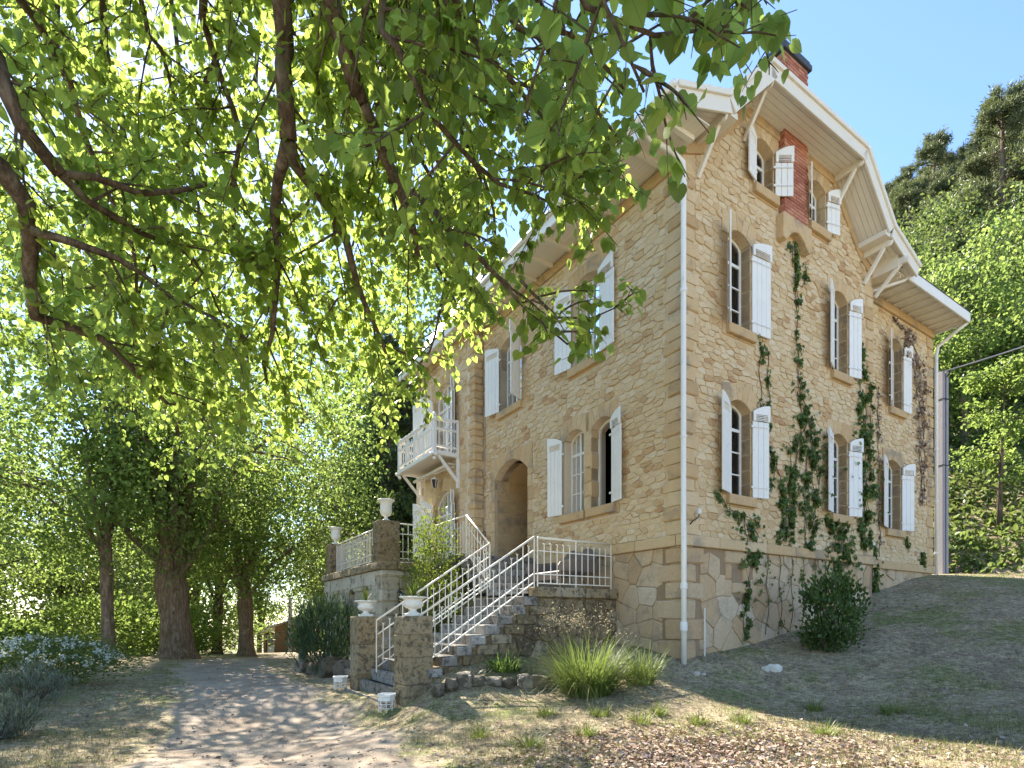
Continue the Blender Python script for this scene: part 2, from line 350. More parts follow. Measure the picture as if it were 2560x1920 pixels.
def drive_edge(y):   # left and right edge of the gravel drive
    yy = np.asarray(y, float)
    left = np.interp(yy, [-10, 0, 4, 7, 12, 19, 26, 40, 70], [-6.5, -5.2, -4.6, -4.9, -7.5, -11.5, -12.2, -17, -27])
    right = np.interp(yy, [-10, 0, 4, 5.5, 7.5, 10, 14, 19, 26, 40, 70], [1.9, 1.0, -.2, -.65, -1.5, -2.9, -5.3, -8.3, -9.3, -12, -18])
    return left, right
def wob(x, y, k=1.0):
    return (np.sin(x * 1.9 * k + y * .7) + np.sin(y * 2.3 * k - x * .9 + 1) * .8 + np.sin(x * 4.7 * k + y * 3.9 * k) * .5 + np.sin(x * 11 * k - y * 9 * k) * .25) / 2.55

def lawn_col(t, p):
    f1 = noise_n(t, p, 0.6, 12, 0.78); f2 = noise_n(t, p, 2.6, 10, 0.8); f3 = noise_n(t, p, 45, 5, 0.8)
    k = step(t, f3, 0.32, 0.68)
    soil = mixc(t, k, (0.17, 0.125, 0.085), (0.47, 0.37, 0.26))
    straw = mixc(t, k, (0.29, 0.235, 0.14), (0.62, 0.52, 0.34))
    green = mixc(t, k, (0.11, 0.135, 0.045), (0.35, 0.35, 0.15))
    c = mixc(t, step(t, f2, 0.42, 0.58), soil, straw)
    c = mixc(t, step(t, f1, 0.49, 0.61), c, green)
    f6 = noise_n(t, p, 11, 8, 0.8)
    return mixc(t, 0.75, c, mixc(t, step(t, f6, .36, .64), (0.2, 0.2, 0.2), (0.8, 0.8, 0.8)), 'OVERLAY')
def ground_mat():
    m, t, b, o = nodes('lawn_ground'); p = posn(t)
    c = lawn_col(t, p)
    t.links.new(c, b.inputs['Base Color']); b.inputs['Roughness'].default_value = 0.95; b.inputs['Specular IOR Level'].default_value = 0.1
    bump_n(t, b, noise_n(t, p, 26, 6, 0.8), 0.05, 0.9); return m
def drive_mat():
    m, t, b, o = nodes('gravel'); p = posn(t)
    f1 = noise_n(t, p, 0.9, 12, 0.75); f3 = noise_n(t, p, 70, 4, 0.8)
    vo = t.nodes.new('ShaderNodeTexVoronoi'); vo.inputs['Scale'].default_value = 75; t.links.new(p, vo.inputs['Vector'])
    pale = mixc(t, vo.outputs['Color'], (0.32, 0.255, 0.19), (0.56, 0.47, 0.38)); dark = mixc(t, step(t, f3, .35, .65), (0.19, 0.145, 0.105), (0.46, 0.365, 0.28))
    c = mixc(t, step(t, f1, 0.40, 0.62), pale, dark)
    ed = t.nodes.new('ShaderNodeAttribute'); ed.attribute_name = 'edge'
    f5 = noise_n(t, p, 2.2, 12, 0.8)
    sm = t.nodes.new('ShaderNodeMath'); sm.operation = 'MULTIPLY_ADD'; sm.inputs[1].default_value = 1.3; t.links.new(f5, sm.inputs[0])
    iv = t.nodes.new('ShaderNodeMath'); iv.operation = 'MULTIPLY_ADD'; iv.inputs[1].default_value = 1.0; iv.inputs[2].default_value = -0.65; t.links.new(ed.outputs['Fac'], iv.inputs[0])
    t.links.new(iv.outputs[0], sm.inputs[2])
    c = mixc(t, step(t, sm.outputs[0], 0.42, 0.62), lawn_col(t, p), c)
    t.links.new(c, b.inputs['Base Color']); b.inputs['Roughness'].default_value = 0.95; b.inputs['Specular IOR Level'].default_value = 0.15
    bump_n(t, b, vo.outputs['Distance'], 0.012, 0.9); return m
M['ground'] = ground_mat(); M['drive'] = drive_mat()
terrain('ground', axis(-420, -16, 17, 420, 0.22), axis(-60, -1.5, 23, 520, 0.22), M['ground'])
def in_drive(x, y):
    l, r = drive_edge(y); wv = wob(x, y) * 0.42
    return (x > l + wv) & (x < r + wv) & (y < 68)
drv = terrain('drive', axis(-40, -13.5, 1.5, 4, 0.09), axis(-14, 2.5, 22, 70, 0.09, 1.2), M['drive'], 0.008, in_drive)
_n = len(drv.data.vertices); _c = np.zeros(_n * 3); drv.data.vertices.foreach_get('co', _c); _c = _c.reshape(-1, 3)
_l, _r = drive_edge(_c[:, 1]); _w = wob(_c[:, 0], _c[:, 1]) * .42
_a = drv.data.attributes.new('edge', 'FLOAT', 'POINT'); _a.data.foreach_set('value', np.clip(np.minimum(_c[:, 0] - _l - _w, _r + _w - _c[:, 0]) / .55, 0, 1).astype(np.float32))

# ------------------------------------------------------------------ leaf clouds
def leaf_template(kind):
    if kind == 'heart':
        o = [(0, 0), (.22, -.1), (.44, .08), (.5, .38), (.36, .7), (0, 1.08), (-.36, .7), (-.5, .38), (-.44, .08), (-.22, -.1)]
        V = [(x, y, abs(x) * .30 - .10 * y * y) for x, y in o] + [(0, .3, -.02), (0, .68, -.06)]
        F = [(0, 1, 2, 10), (10, 2, 3), (10, 3, 4, 11), (11, 4, 5), (0, 10, 8, 9), (10, 7, 8), (10, 11, 6, 7), (11, 5, 6)]
    elif kind == 'leaf':
        V = [(0, 0, 0), (.3, .35, .08), (.22, .75, .04), (0, 1, -.1), (-.22, .75, .04), (-.3, .35, .08)]
        F = [(0, 1, 2, 3), (0, 3, 4, 5)]
    elif kind == 'lance':
        V = [(0, 0, 0), (.09, .4, .03), (0, 1, -.06), (-.09, .4, .03)]
        F = [(0, 1, 2), (0, 2, 3)]
    elif kind == 'ivy':
        V = [(0, 0, 0), (.45, -.05, .05), (.33, .3, .03), (.5, .55, .05), (.17, .62, 0), (0, 1, -.1), (-.17, .62, 0), (-.5, .55, .05), (-.33, .3, .03), (-.45, -.05, .05)]
        F = [(0, 1, 2, 3, 4, 5), (0, 5, 6, 7, 8, 9)]
    elif kind == 'quad':
        V = [(-.35, .1, .06), (.35, .0, .06), (.3, .85, -.03), (-.28, 1, -.03)]
        F = [(0, 1, 2, 3)]
    return np.array(V, float), F
def leaf_mesh(name, pos, up, tip, size, tint, kind):
    """one mesh of leaves: pos (n,3), up = leaf normals, tip = leaf directions"""
    V, F = leaf_template(kind); n = len(pos); cu = np.random.default_rng(n).uniform(-.3, 2.2, n)[:, None, None]
    t = tip / np.maximum(np.linalg.norm(tip, axis=1, keepdims=True), 1e-6)
    x = np.cross(t, up); x /= np.maximum(np.linalg.norm(x, axis=1, keepdims=True), 1e-6); z = np.cross(x, t)
    P = pos[:, None] + size[:, None, None] * (V[None, :, 0:1] * x[:, None] + V[None, :, 1:2] * t[:, None] + V[None, :, 2:3] * cu * z[:, None])
    P = P.reshape(-1, 3); k = len(V); nf = len(F)
    lens = np.array([len(f) for f in F]); idx = np.concatenate([np.array(f) for f in F])
    loops = (np.arange(n)[:, None] * k + idx[None]).ravel()
    starts = np.concatenate([[0], np.cumsum(np.tile(lens, n))[:-1]])
    me = bpy.data.meshes.new(name); me.vertices.add(n * k); me.vertices.foreach_set('co', P.ravel().astype(np.float32))
    me.loops.add(len(loops)); me.loops.foreach_set('vertex_index', loops.astype(np.int32))
    me.polygons.add(n * nf); me.polygons.foreach_set('loop_start', starts.astype(np.int32))
    try: me.polygons.foreach_set('loop_total', np.tile(lens, n).astype(np.int32))
    except Exception: pass
    me.update(calc_edges=True)
    a = me.attributes.new('tint', 'FLOAT', 'POINT'); a.data.foreach_set('value', np.repeat(tint, k).astype(np.float32))
    if kind == 'heart':
        a = me.attributes.new('rib', 'FLOAT', 'POINT'); a.data.foreach_set('value', np.tile(1 - np.minimum(1, np.abs(V[:, 0]) * 2), n).astype(np.float32))
    return me
def rnd_dirs(rng, n):
    d = rng.normal(size=(n, 3)); return d / np.linalg.norm(d, axis=1, keepdims=True)

# ------------------------------------------------------------------ the house
house = hthing('stone_house', 0, 0, 0.8, 'tall honey-coloured stone house with white shutters and clipped gable', 'house')
# facade planes: fn(s, d, z), s along the wall, d outwards
RW = 0.36          # set-back of the right-hand wing
GAB = lambda s, d, z: (s, -d, z)
FRO = lambda s, d, z: (-d, s, z)
RWG = lambda s, d, z: (s, RW - d, z)
WNG = lambda s, d, z: (-0.33 - d, s, z)
Z_LEDGE0, Z_LEDGE1, Z_EAVE = 2.98, 3.19, 10.42
GF0, GFS, F20, F2S = 4.10, 5.92, 7.54, 9.38       # sill and spring heights
U1, U2, V1, V2 = 7.2, 11.7, 7.62, 11.8
NARC = 7
def hole(s0, s1, z0, zs, rise):
    pts = [(s0, z0), (s1, z0)]
    for k in range(NARC + 1):
        a = k / NARC; x = s1 + (s0 - s1) * a
        pts.append((x, zs + rise * (1 - (2 * a - 1) ** 2)))
    return pts
def wall_with_holes(name, outline, holes, fn, t, mat):
    loops = [outline] + holes
    flat = [p for l in loops for p in l]
    tris = tessellate_polygon([[Vector((p[0], p[1], 0)) for p in l] for l in loops])
    mb = MB(); n = len(flat)
    vs = [fn(p[0], 0, p[1]) for p in flat] + [fn(p[0], -t, p[1]) for p in flat]
    fs = [tuple(x) for x in tris] + [tuple(n + i for i in x) for x in tris]
    b = 0
    for l in loops:
        m = len(l)
        for i in range(m): fs.append((b + i, b + (i + 1) % m, n + b + (i + 1) % m, n + b + i))
        b += m
    mb.add(vs, fs, 0.5)
    return mb.build(name, mat, house)

# windows: (s0, s1, z0, spring, rise)
WIN_G = [(1.33, 2.07, GF0, GFS, .16), (5.22, 5.96, GF0, GFS, .16), (1.33, 2.06, F20, F2S, .16), (5.25, 5.97, F20, F2S, .16), (2.2, 2.87, 10.72, 11.66, .14), (4.29, 4.96, 10.72, 11.66, .14)]
WIN_R = [(8.76, 9.62, GF0, GFS, .16), (8.94, 9.72, F20, F2S, .16)]
WIN_F = [(1.86, 2.61, GF0, GFS, .17), (2.86, 3.61, GF0, GFS, .17), (2.30, 3.28, F20, F2S, .17), (5.52, 6.60, F20, F2S, .17)]
DOOR = (5.21, 6.94, 3.2, 5.66, .40)
WIN_W = [(8.96, 10.5, 3.2, 5.45, .40), (8.96, 10.5, 6.8, 9.05, .36)]
CELL = (1.45, 1.80, 2.33, 2.62, .07)
gab_out = [(0, 0), (U1, 0), (U1, 10.70), (6.72, 10.86), (5.36, 12.24), (1.83, 12.24), (.46, 10.86), (0, 10.70)]
wall_g = wall_with_holes('wall', gab_out, [hole(*q) for q in WIN_G] + [hole(*CELL)], GAB, .42, M['mortar_g'])
wall_r = wall_with_holes('wall', [(U1 - .05, 1), (U2, 1), (U2, 10.45), (U1 - .05, 10.45)], [hole(*q) for q in WIN_R], RWG, .42, M['mortar_g'])
wall_f = wall_with_holes('wall', [(.42, 0), (V1 + .1, 0), (V1 + .1, 10.45), (.42, 10.45)], [hole(*q) for q in WIN_F] + [hole(*DOOR)], FRO, .42, M['mortar'])
wall_w = wall_with_holes('wall', [(V1, 0), (V2, 0), (V2, 10.45), (V1, 10.45)], [hole(*q) for q in WIN_W], WNG, .42, M['mortar'])
mb = MB()   # unseen sides that close the shell, floors and cross walls
mb.box(U2 - .4, U2, RW + .42, 8.9, 0, 10.45, .5); mb.box(.1, U2, 12.0, 12.4, 0, 10.45, .5); mb.box(7, U2 - .4, 8.6, 9.0, 0, 10.45, .5)
mb.box(-.328, .6, V2, V2 + .3, 0, 10.45, .5); mb.box(-.326, 0.0, V1, V1 + .09, 0, 10.44, .5); mb.box(U1 - .3, U1, .43, .8, 0, 10.45, .5); mb.box(6.9, 7.3, 8.9, 12.0, 0, 10.45, .5)
mb.build('wall', M['mortar'], house)
mb = MB()
for z in (3.0, 6.6, 10.2): mb.box(.43, U2 - .41, .43, 11.9, z, z + .12)
mb.box(3.4, 3.5, .43, 11.9, .5, 10.2); mb.box(.43, 3.4, 4.55, 4.65, .5, 10.2); mb.box(7.4, 7.5, .8, 8.5, .5, 10.2); mb.box(.43, 3.4, 8.2, 8.3, .5, 10.2)
mb.build('inner_wall', M['dark'], house)

# --- rubble stones: irregular cells, each stone domed and proud of the joint
def clip(poly, a, b, c):      # keep a*x + b*y <= c
    out = []; n = len(poly)
    for i in range(n):
        p, q = poly[i], poly[(i + 1) % n]; dp = a * p[0] + b * p[1] - c; dq = a * q[0] + b * q[1] - c
        if dp <= 0: out.append(p)
        if (dp < 0) != (dq < 0) and abs(dp - dq) > 1e-12:
            k = dp / (dp - dq); out.append((p[0] + (q[0] - p[0]) * k, p[1] + (q[1] - p[1]) * k))
    return out
def cells(rng, s0, s1, z0, z1, w, h, an, jit=.36):
    seeds = []; z = z0; r = 0
    while z < z1 + h:
        hh = h * rng.uniform(.75, 1.3); s = s0 - w * rng.random()
        while s < s1 + w:
            ww = w * rng.uniform(.5, 1.6)
            seeds.append((s + ww / 2, z + hh / 2 + rng.uniform(-jit, jit) * hh)); s += ww
        z += hh
    S = np.array(seeds); T = S * np.array([1, an]); res = []
    for i in range(len(S)):
        if not (s0 < S[i, 0] < s1 and z0 < S[i, 1] < z1): continue
        d = ((T - T[i]) ** 2).sum(1); nb = np.argsort(d)[1:15]
        poly = [(s0, z0), (s1, z0), (s1, z1), (s0, z1)]
        for j in nb:
            a, b = T[j] - T[i]; b2 = b * an; mid = (T[j] + T[i]) / 2
            poly = clip(poly, a, b2, a * mid[0] + b * mid[1])
            if len(poly) < 3: break
        if len(poly) >= 3: res.append((tuple(S[i]), poly))
    return res
def area_c(poly):
    A = cx = cy = 0
    for i in range(len(poly)):
        x0, y0 = poly[i]; x1, y1 = poly[(i + 1) % len(poly)]; k = x0 * y1 - x1 * y0; A += k; cx += (x0 + x1) * k; cy += (y0 + y1) * k
    if abs(A) < 1e-9: return 0, poly[0]
    return abs(A / 2), (cx / (3 * A), cy / (3 * A))
def dom(poly, c, joint):
    out = []; n = len(poly)
    for i in range(n):           # drop near-coincident points, then pull in by the joint
        p = poly[i]; q = poly[i - 1]
        if math.hypot(p[0] - q[0], p[1] - q[1]) > .012: out.append(p)
    res = []
    for p in out:
        d = math.hypot(p[0] - c[0], p[1] - c[1])
        if d < joint * 1.6: return None
        k = 1 - joint / d; res.append((c[0] + (p[0] - c[0]) * k, c[1] + (p[1] - c[1]) * k))
    return res if len(res) >= 3 else None
def stone_geo(rng, poly, c, fn, proud, org, cr=(.06, .17)):
    """chamfered, uneven stone"""
    n = len(poly); P = []
    rr = []                     # round the corners: two points per corner
    for i in range(n):
        p = poly[i]; a = poly[i - 1]; b = poly[(i + 1) % n]; k = rng.uniform(*cr)
        rr.append((p[0] + (a[0] - p[0]) * k, p[1] + (a[1] - p[1]) * k)); rr.append((p[0] + (b[0] - p[0]) * k, p[1] + (b[1] - p[1]) * k))
    m = len(rr); tl = min(.12, .55 * proud / max(math.hypot(q[0] - c[0], q[1] - c[1]) for q in rr)); tx, tz = rng.uniform(-tl, tl), rng.uniform(-tl, tl)
    for f, d in ((1.0, -.015), (.98, proud * .6), (.87, proud)):
        for q in rr:
            x = c[0] + (q[0] - c[0]) * f; z = c[1] + (q[1] - c[1]) * f
            dd = d + ((x - c[0]) * tx + (z - c[1]) * tz + rng.uniform(-.005, .006) if d > 0 else 0)
            P.append(Vector(fn(x, dd, z)) - org)
    P.append(Vector(fn(c[0], proud * rng.uniform(.95, 1.25), c[1])) - org)
    fs = []
    for r in range(2):
        for i in range(m): fs.append((r * m + i, r * m + (i + 1) % m, (r + 1) * m + (i + 1) % m, (r + 1) * m + i))
    for i in range(m): fs.append((2 * m + i, 2 * m + (i + 1) % m, 3 * m))
    return P, fs
ALLST = []
def rubble(seed, fn, s0, s1, z0, z1, w, h, an, excl, inside, proud, joint, wall, mat, tints):
    rng = random.Random(seed); nr = np.random.default_rng(seed)
    for (sx, sz), poly in cells(rng, s0, s1, z0, z1, w, h, an):
        if inside and not inside(sx, sz): continue
        A, c = area_c(poly)
        bad = False
        for (a0, a1, b0, b1) in excl:
            if a0 < c[0] < a1 and b0 < c[1] < b1: bad = True; break
            xs = [p[0] for p in poly]; zs = [p[1] for p in poly]
            if max(xs) > a0 and min(xs) < a1 and max(zs) > b0 and min(zs) < b1:
                g = [(a0 - c[0], (1, 0, a0)), (c[0] - a1, (-1, 0, -a1)), (b0 - c[1], (0, 1, b0)), (c[1] - b1, (0, -1, -b1))]
                g = max(g, key=lambda t: t[0])
                poly = clip(poly, *g[1])
                if len(poly) < 3: bad = True; break
        if bad: continue
        A, c = area_c(poly)
        if A < .0035: continue
        pp = dom(poly, c, joint)
        if not pp: continue
        rough = [p for p in pp]
        P0 = Vector(fn(c[0], 0, c[1]))
        ALLST.append(dict(poly=rough, c=c, fn=fn, proud=proud * rng.uniform(.35, 1.5), A=A, wall=wall, mat=mat, org=P0, tint=tints(rng), seed=rng.random()))

def rects(wins, m=.17, top=.30, bot=.26):
    return [(s0 - m, s1 + m, z0 - bot, zs + r + top - .05) for (s0, s1, z0, zs, r) in wins]
def under(outline):
    def f(s, z):
        ok = False; n = len(outline); j = n - 1
        for i in range(n):
            (xi, zi), (xj, zj) = outline[i], outline[j]
            if (zi > z) != (zj > z) and s < (xj - xi) * (z - zi) / (zj - zi) + xi: ok = not ok
            j = i
        return ok
    return f
CHIM = (3.0, 4.12, 9.8, 12.3)
tint_f = lambda r: min(1, max(0, r.gauss(.54, .2))) if r.random() > .03 else r.uniform(0, .15)
gab_in = [(0, 0), (U1, 0), (U1, 10.2), (6.66, 10.66), (5.28, 12.05), (1.9, 12.05), (.52, 10.66), (0, 10.2)]
rubble(11, GAB, .34, U1 - .36, 3.2, 12.1, .235, .118, 2.1, rects(WIN_G) + [CHIM], under(gab_in), .019, .006, wall_g, M['rubble'], tint_f)
rubble(12, FRO, .40, V1 - .02, 3.2, 10.18, .25, .122, 2.2, rects(WIN_F) + [(WIN_F[1][0] - .3, WIN_F[0][1] + .3, GF0, 6.4), (DOOR[0] - .24, DOOR[1] + .24, 3.1, DOOR[3] + DOOR[4] + .26)], None, .024, .009, wall_f, M['rubble'], tint_f)
rubble(13, RWG, U1 + .05, U2 - .38, 3.2, 10.18, .235, .118, 2.1, rects(WIN_R), None, .019, .006, wall_r, M['rubble'], tint_f)
rubble(14, WNG, V1 + .45, V2 - .4, 3.2, 10.18, .30, .17, 1.7, rects(WIN_W, .24), None, .018, .011, wall_w, M['rubble'], tint_f)
tint_b = lambda r: min(1, max(0, r.gauss(.55, .22)))
rubble(15, GAB, .48, U1, 0.5, 2.98, .44, .40, 1.0, [(CELL[0] - .2, CELL[1] + .2, CELL[2] - .2, CELL[3] + .32)], None, .024, .005, wall_g, M['base'], tint_b)
rubble(16, FRO, .48, 3.6, 0.5, 2.98, .44, .40, 1.0, [], None, .024, .005, wall_f, M['base'], tint_b)
rubble(17, RWG, U1 + .4, U2, 1.5, 2.98, .44, .38, 1.0, [], None, .024, .005, wall_r, M['base'], tint_b)
for s in ALLST:      # how large each shows from where the picture is taken
    p = W(*s['org']); nrm = (W(*s['fn'](s['c'][0], 1, s['c'][1])) - p); d = Vector((0, 0, EYE)) - p
    s['show'] = s['A'] * abs(nrm.normalized().dot(d.normalized())) / (d.y ** 2) if p.y > 0 else 0
    if s['wall'] == wall_f and (s['c'][1] > 9.6 or s['c'][0] > 4.5): s['show'] *= .5
ALLST.sort(key=lambda s: -s['show'])
rest = {}
for i, s in enumerate(ALLST):
    rg = random.Random(int(s['seed'] * 1e9))
    if i < 300:
        P, fs = stone_geo(rg, s['poly'], s['c'], s['fn'], s['proud'], s['org'], (.02, .07) if s['mat'] == M['base'] else (.06, .17))
        m_ = MB().add(P, fs, s['tint']); link('stone', m_.mesh('stone'), s['mat'], s['wall'], loc=Vector(s['org']) - ORG[house.name])
    else:
        P, fs = stone_geo(rg, s['poly'], s['c'], s['fn'], s['proud'], Vector((0, 0, 0)), (.02, .07) if s['mat'] == M['base'] else (.06, .17))
        key = (s['wall'].name, s['mat'].name)
        rest.setdefault(key, (MB(), s['wall'], s['mat']))[0].add(P, fs, s['tint'])
for m_, wl, mt in rest.values(): m_.build('stonework', mt, wl, kind='stuff')

MB().box(.3, U1 + .02, -.0015, .02, .3, 2.98).build('plinth', M['bjoint'], wall_g); MB().box(-.0015, .02, .3, 3.7, .3, 2.98).build('plinth', M['bjoint'], wall_f); MB().box(U1 + .1, U2 - .02, RW - .0015, RW + .02, 1, 2.97).build('plinth', M['bjoint'], wall_r)
# --- quoins
def block(name, x0, x1, y0, y1, z0, z1, mat, parent, tint, bv=.02, seed=0, rough=.0):
    rg = random.Random(seed); mb_ = MB(); mb_.box(x0, x1, y0, y1, z0, z1)
    c = Vector(((x0 + x1) / 2, (y0 + y1) / 2, (z0 + z1) / 2))
    me = mb_.mesh(name, c); bm = bmesh.new(); bm.from_mesh(me)
    bmesh.ops.bevel(bm, geom=list(bm.edges), offset=bv, segments=1, affect='EDGES')
    if rough:
        for v_ in bm.verts: v_.co += Vector((rg.uniform(-rough, rough), rg.uniform(-rough, rough), rg.uniform(-rough, rough)))
    bm.to_mesh(me); bm.free()
    a = me.attributes.new('tint', 'FLOAT', 'POINT'); a.data.foreach_set('value', [tint] * len(me.vertices))
    return link(name, me, mat, parent, loc=c - ORG[parent.name])
rg = random.Random(5)
def quoins(z0, z1, h, place, parent, mat, step_j=.012):
    z = z0; i = 0
    while z < z1 - .08:
        hh = min(h * rg.uniform(.9, 1.12), z1 - z)
        place(i, z + step_j / 2, z + hh - step_j / 2); z += hh; i += 1
def q_main(i, a, b):
    wu, wv = ((.30, .46) if i % 2 else (.44, .34)); r_ = i % 3 == 1
    pr = .045 if r_ else .03
    block('quoin_stone', -pr, wu, -pr, wv, a, b, M['dressed'], wall_g, rg.uniform(.1, .5) if r_ else rg.uniform(.5, .95), .028 if r_ else .010, i, .006 if r_ else 0)
quoins(3.2, 10.2, .262, q_main, wall_g, M['dressed'])
def q_base(i, a, b):
    wu, wv = ((.34, .6) if i % 2 else (.58, .4))
    block('quoin_stone', -.05, wu, -.05, wv, a, b, M['base'], wall_g, rg.uniform(.2, .7), .03, i, .01)
quoins(.45, 2.97, .36, q_base, wall_g, M['base'])
def q_mid(i, a, b):
    wu = .30 if i % 2 else .42
    block('quoin_stone', U1 - wu, U1 + .035, -.045 if i % 2 else -.03, RW + .1, a, b, M['dressed'], wall_g, rg.uniform(.1, .8), .03 if i % 2 else .012, i, .006)
quoins(3.2, 10.2, .28, q_mid, wall_g, M['dressed'])
def q_end(i, a, b):
    wu = .28 if i % 2 else .42
    block('quoin_stone', U2 - wu, U2 + .04, RW - .04, RW + .4, a, b, M['dressed'], wall_r, rg.uniform(.1, .7), .03 if i % 2 else .012, i, .008)
quoins(3.2, 10.2, .3, q_end, wall_r, M['dressed'])
def q_wing(i, a, b):
    wv = .38 if i % 2 else .26; r_ = i % 3
    pr = .05 if r_ else .025
    block('quoin_stone', -.33 - pr, .0 - (.05 if i % 2 else .0), V1 - pr, V1 + wv, a, b, M['dressed'], wall_w, rg.uniform(.2, .8), .045 if r_ else .012, i, .008)
quoins(3.2, 10.2, .235, q_wing, wall_w, M['dressed'])
def q_wing2(i, a, b):
    block('quoin_stone', -.33 - .035, .2, V2 - (.26 if i % 2 else .38), V2 + .03, a, b, M['dressed'], wall_w, rg.uniform(.2, .8), .03, i, .006)
quoins(3.2, 10.2, .27, q_wing2, wall_w, M['dressed'])

# --- ledge stones and the band under the eaves
def course(parent, mk, s0, s1, ln):
    s = s0; i = 0
    while s < s1 - .05:
        e = min(s + ln * rg.uniform(.75, 1.25), s1)
        if s1 - e < .2: e = s1
        mk(s + .003, e - .003, i); s = e; i += 1
course(wall_g, lambda a, b, i: block('ledge_stone', a, b, -.085, .1, Z_LEDGE0, Z_LEDGE1, M['dressed'], wall_g, rg.uniform(.3, .9), .015, i), -.085, U1 + .06, .95)
course(wall_r, lambda a, b, i: block('ledge_stone', a, b, RW - .085, RW + .1, Z_LEDGE0 - .01, Z_LEDGE1, M['dressed'], wall_r, rg.uniform(.3, .9), .015, i), U1 + .1, U2 + .06, 1.0)
course(wall_f, lambda a, b, i: block('ledge_stone', -.085, .1, a, b, Z_LEDGE0, Z_LEDGE1, M['dressed'], wall_f, rg.uniform(.3, .9), .015, i), .11, 4.7, .95)
course(wall_f, lambda a, b, i: block('cornice_stone', -.07, .1, a, b, 10.2, 10.42, M['dressed'], wall_f, rg.uniform(.2, .6), .015, i), .0, V1 - .06, 1.1)
course(wall_r, lambda a, b, i: block('cornice_stone', a, b, RW - .07, RW + .1, 10.2, 10.42, M['dressed'], wall_r, rg.uniform(.2, .5), .015, i), U1 + .06, U2 + .05, 1.1)
course(wall_w, lambda a, b, i: block('cornice_stone', -.40, -.2, a, b, 10.2, 10.42, M['dressed'], wall_w, rg.uniform(.2, .6), .015, i), V1 - .05, V2 + .05, 1.1)
# raking band along the gable
for (a, b) in (((0.02, 10.5), (.5, 10.7)), ((.5, 10.68), (1.86, 12.06)), ((5.33, 12.06), (6.69, 10.68)), ((6.69, 10.7), (7.18, 10.5)), ((1.8, 12.13), (3.1, 12.13)), ((4.02, 12.13), (5.39, 12.13))):
    mb = MB(); mb.beam((a[0], -.02, a[1]), (b[0], -.02, b[1]), .06, .20, up=(0, -1, 0) if False else (0, 0, 1)); mb.t = [.3] * len(mb.v)
    bevel(mb.build('rake_stone', M['dressed'], wall_g), .008)

# ------------------------------------------------------------------ windows
def surround(fn, q, parent, side=(1, 1), flat_top=True, nv=5, jw=(.17, .27), proud=.028, ht=.26):
    s0, s1, z0, zs, rise = q; rgw = random.Random(int(s0 * 977 + z0 * 131))
    def stone(poly, d, tint):
        mb_ = MB(); mb_.prism(poly, fn, -.2, d, tint); o = mb_.build('surround_stone', M['dressed'], parent); bevel(o, .008, 1, 50); return o
    # voussoirs: from the arch to a flat head
    zt = zs + rise + ht
    arc = lambda a: (s0 + (s1 - s0) * a, zs + rise * (1 - (2 * a - 1) ** 2))
    S0 = s0 - (jw[0] + .02 if side[0] else .125); S1 = s1 + (jw[0] + .02 if side[1] else .125)
    for k in range(nv):
        a0, a1 = k / nv, (k + 1) / nv
        ia = [arc(a0 + (a1 - a0) * j / 3) for j in range(4)]
        t0 = S0 + (S1 - S0) * (k / nv) ; t1 = S0 + (S1 - S0) * ((k + 1) / nv)
        hump = lambda t: zt + .05 * (1 - ((t - (S0 + S1) / 2) / ((S1 - S0) / 2)) ** 2)
        g = .003
        poly = [(x + (g if j == 0 else -g if j == 3 else 0), z) for j, (x, z) in enumerate(ia)] + [(t1 - g, hump(t1)), (t0 + g, hump(t0))]
        if k == 0: poly = [(s0, zs - .02)] + poly + [(S0, zs - .02)]
        if k == nv - 1: poly = poly[:4] + [(s1, zs - .02), (S1, zs - .02)] + poly[4:]
        stone(poly, proud, rgw.uniform(.25, .8))
    for sd, on in ((-1, side[0]), (1, side[1])):
        if not on: continue
        z = z0; i = 0
        while z < zs - .06:
            h = min(rgw.uniform(.27, .36), zs - .02 - z)
            if zs - .02 - z - h < .1: h = zs - .02 - z
            wj = jw[i % 2] if flat_top else jw[i % 2]
            e = s0 if sd < 0 else s1
            stone([(e, z + .003), (e + sd * wj, z + .003), (e + sd * wj, z + h - .003), (e, z + h - .003)], proud - .004, rgw.uniform(.2, .85)); z += h; i += 1
def sill(fn, s0, s1, z, parent, hgt=.19):
    mb_ = MB(); mb_.prism([(s0 - .17, z - hgt - .03), (s1 + .17, z - hgt - .03), (s1 + .17, z - .002), (s0 - .17, z - .002)], fn, -.2, .022, .5)
    bevel(mb_.build('surround_stone', M['dressed'], parent), .008)
    mb_ = MB(); mb_.prism([(s0 - .06, z - hgt), (s1 + .12, z - hgt), (s1 + .12, z + .008), (s0 - .06, z + .008)], fn, .0, .11, .35)
    bevel(mb_.build('sill', M['dressed'], parent), .012)
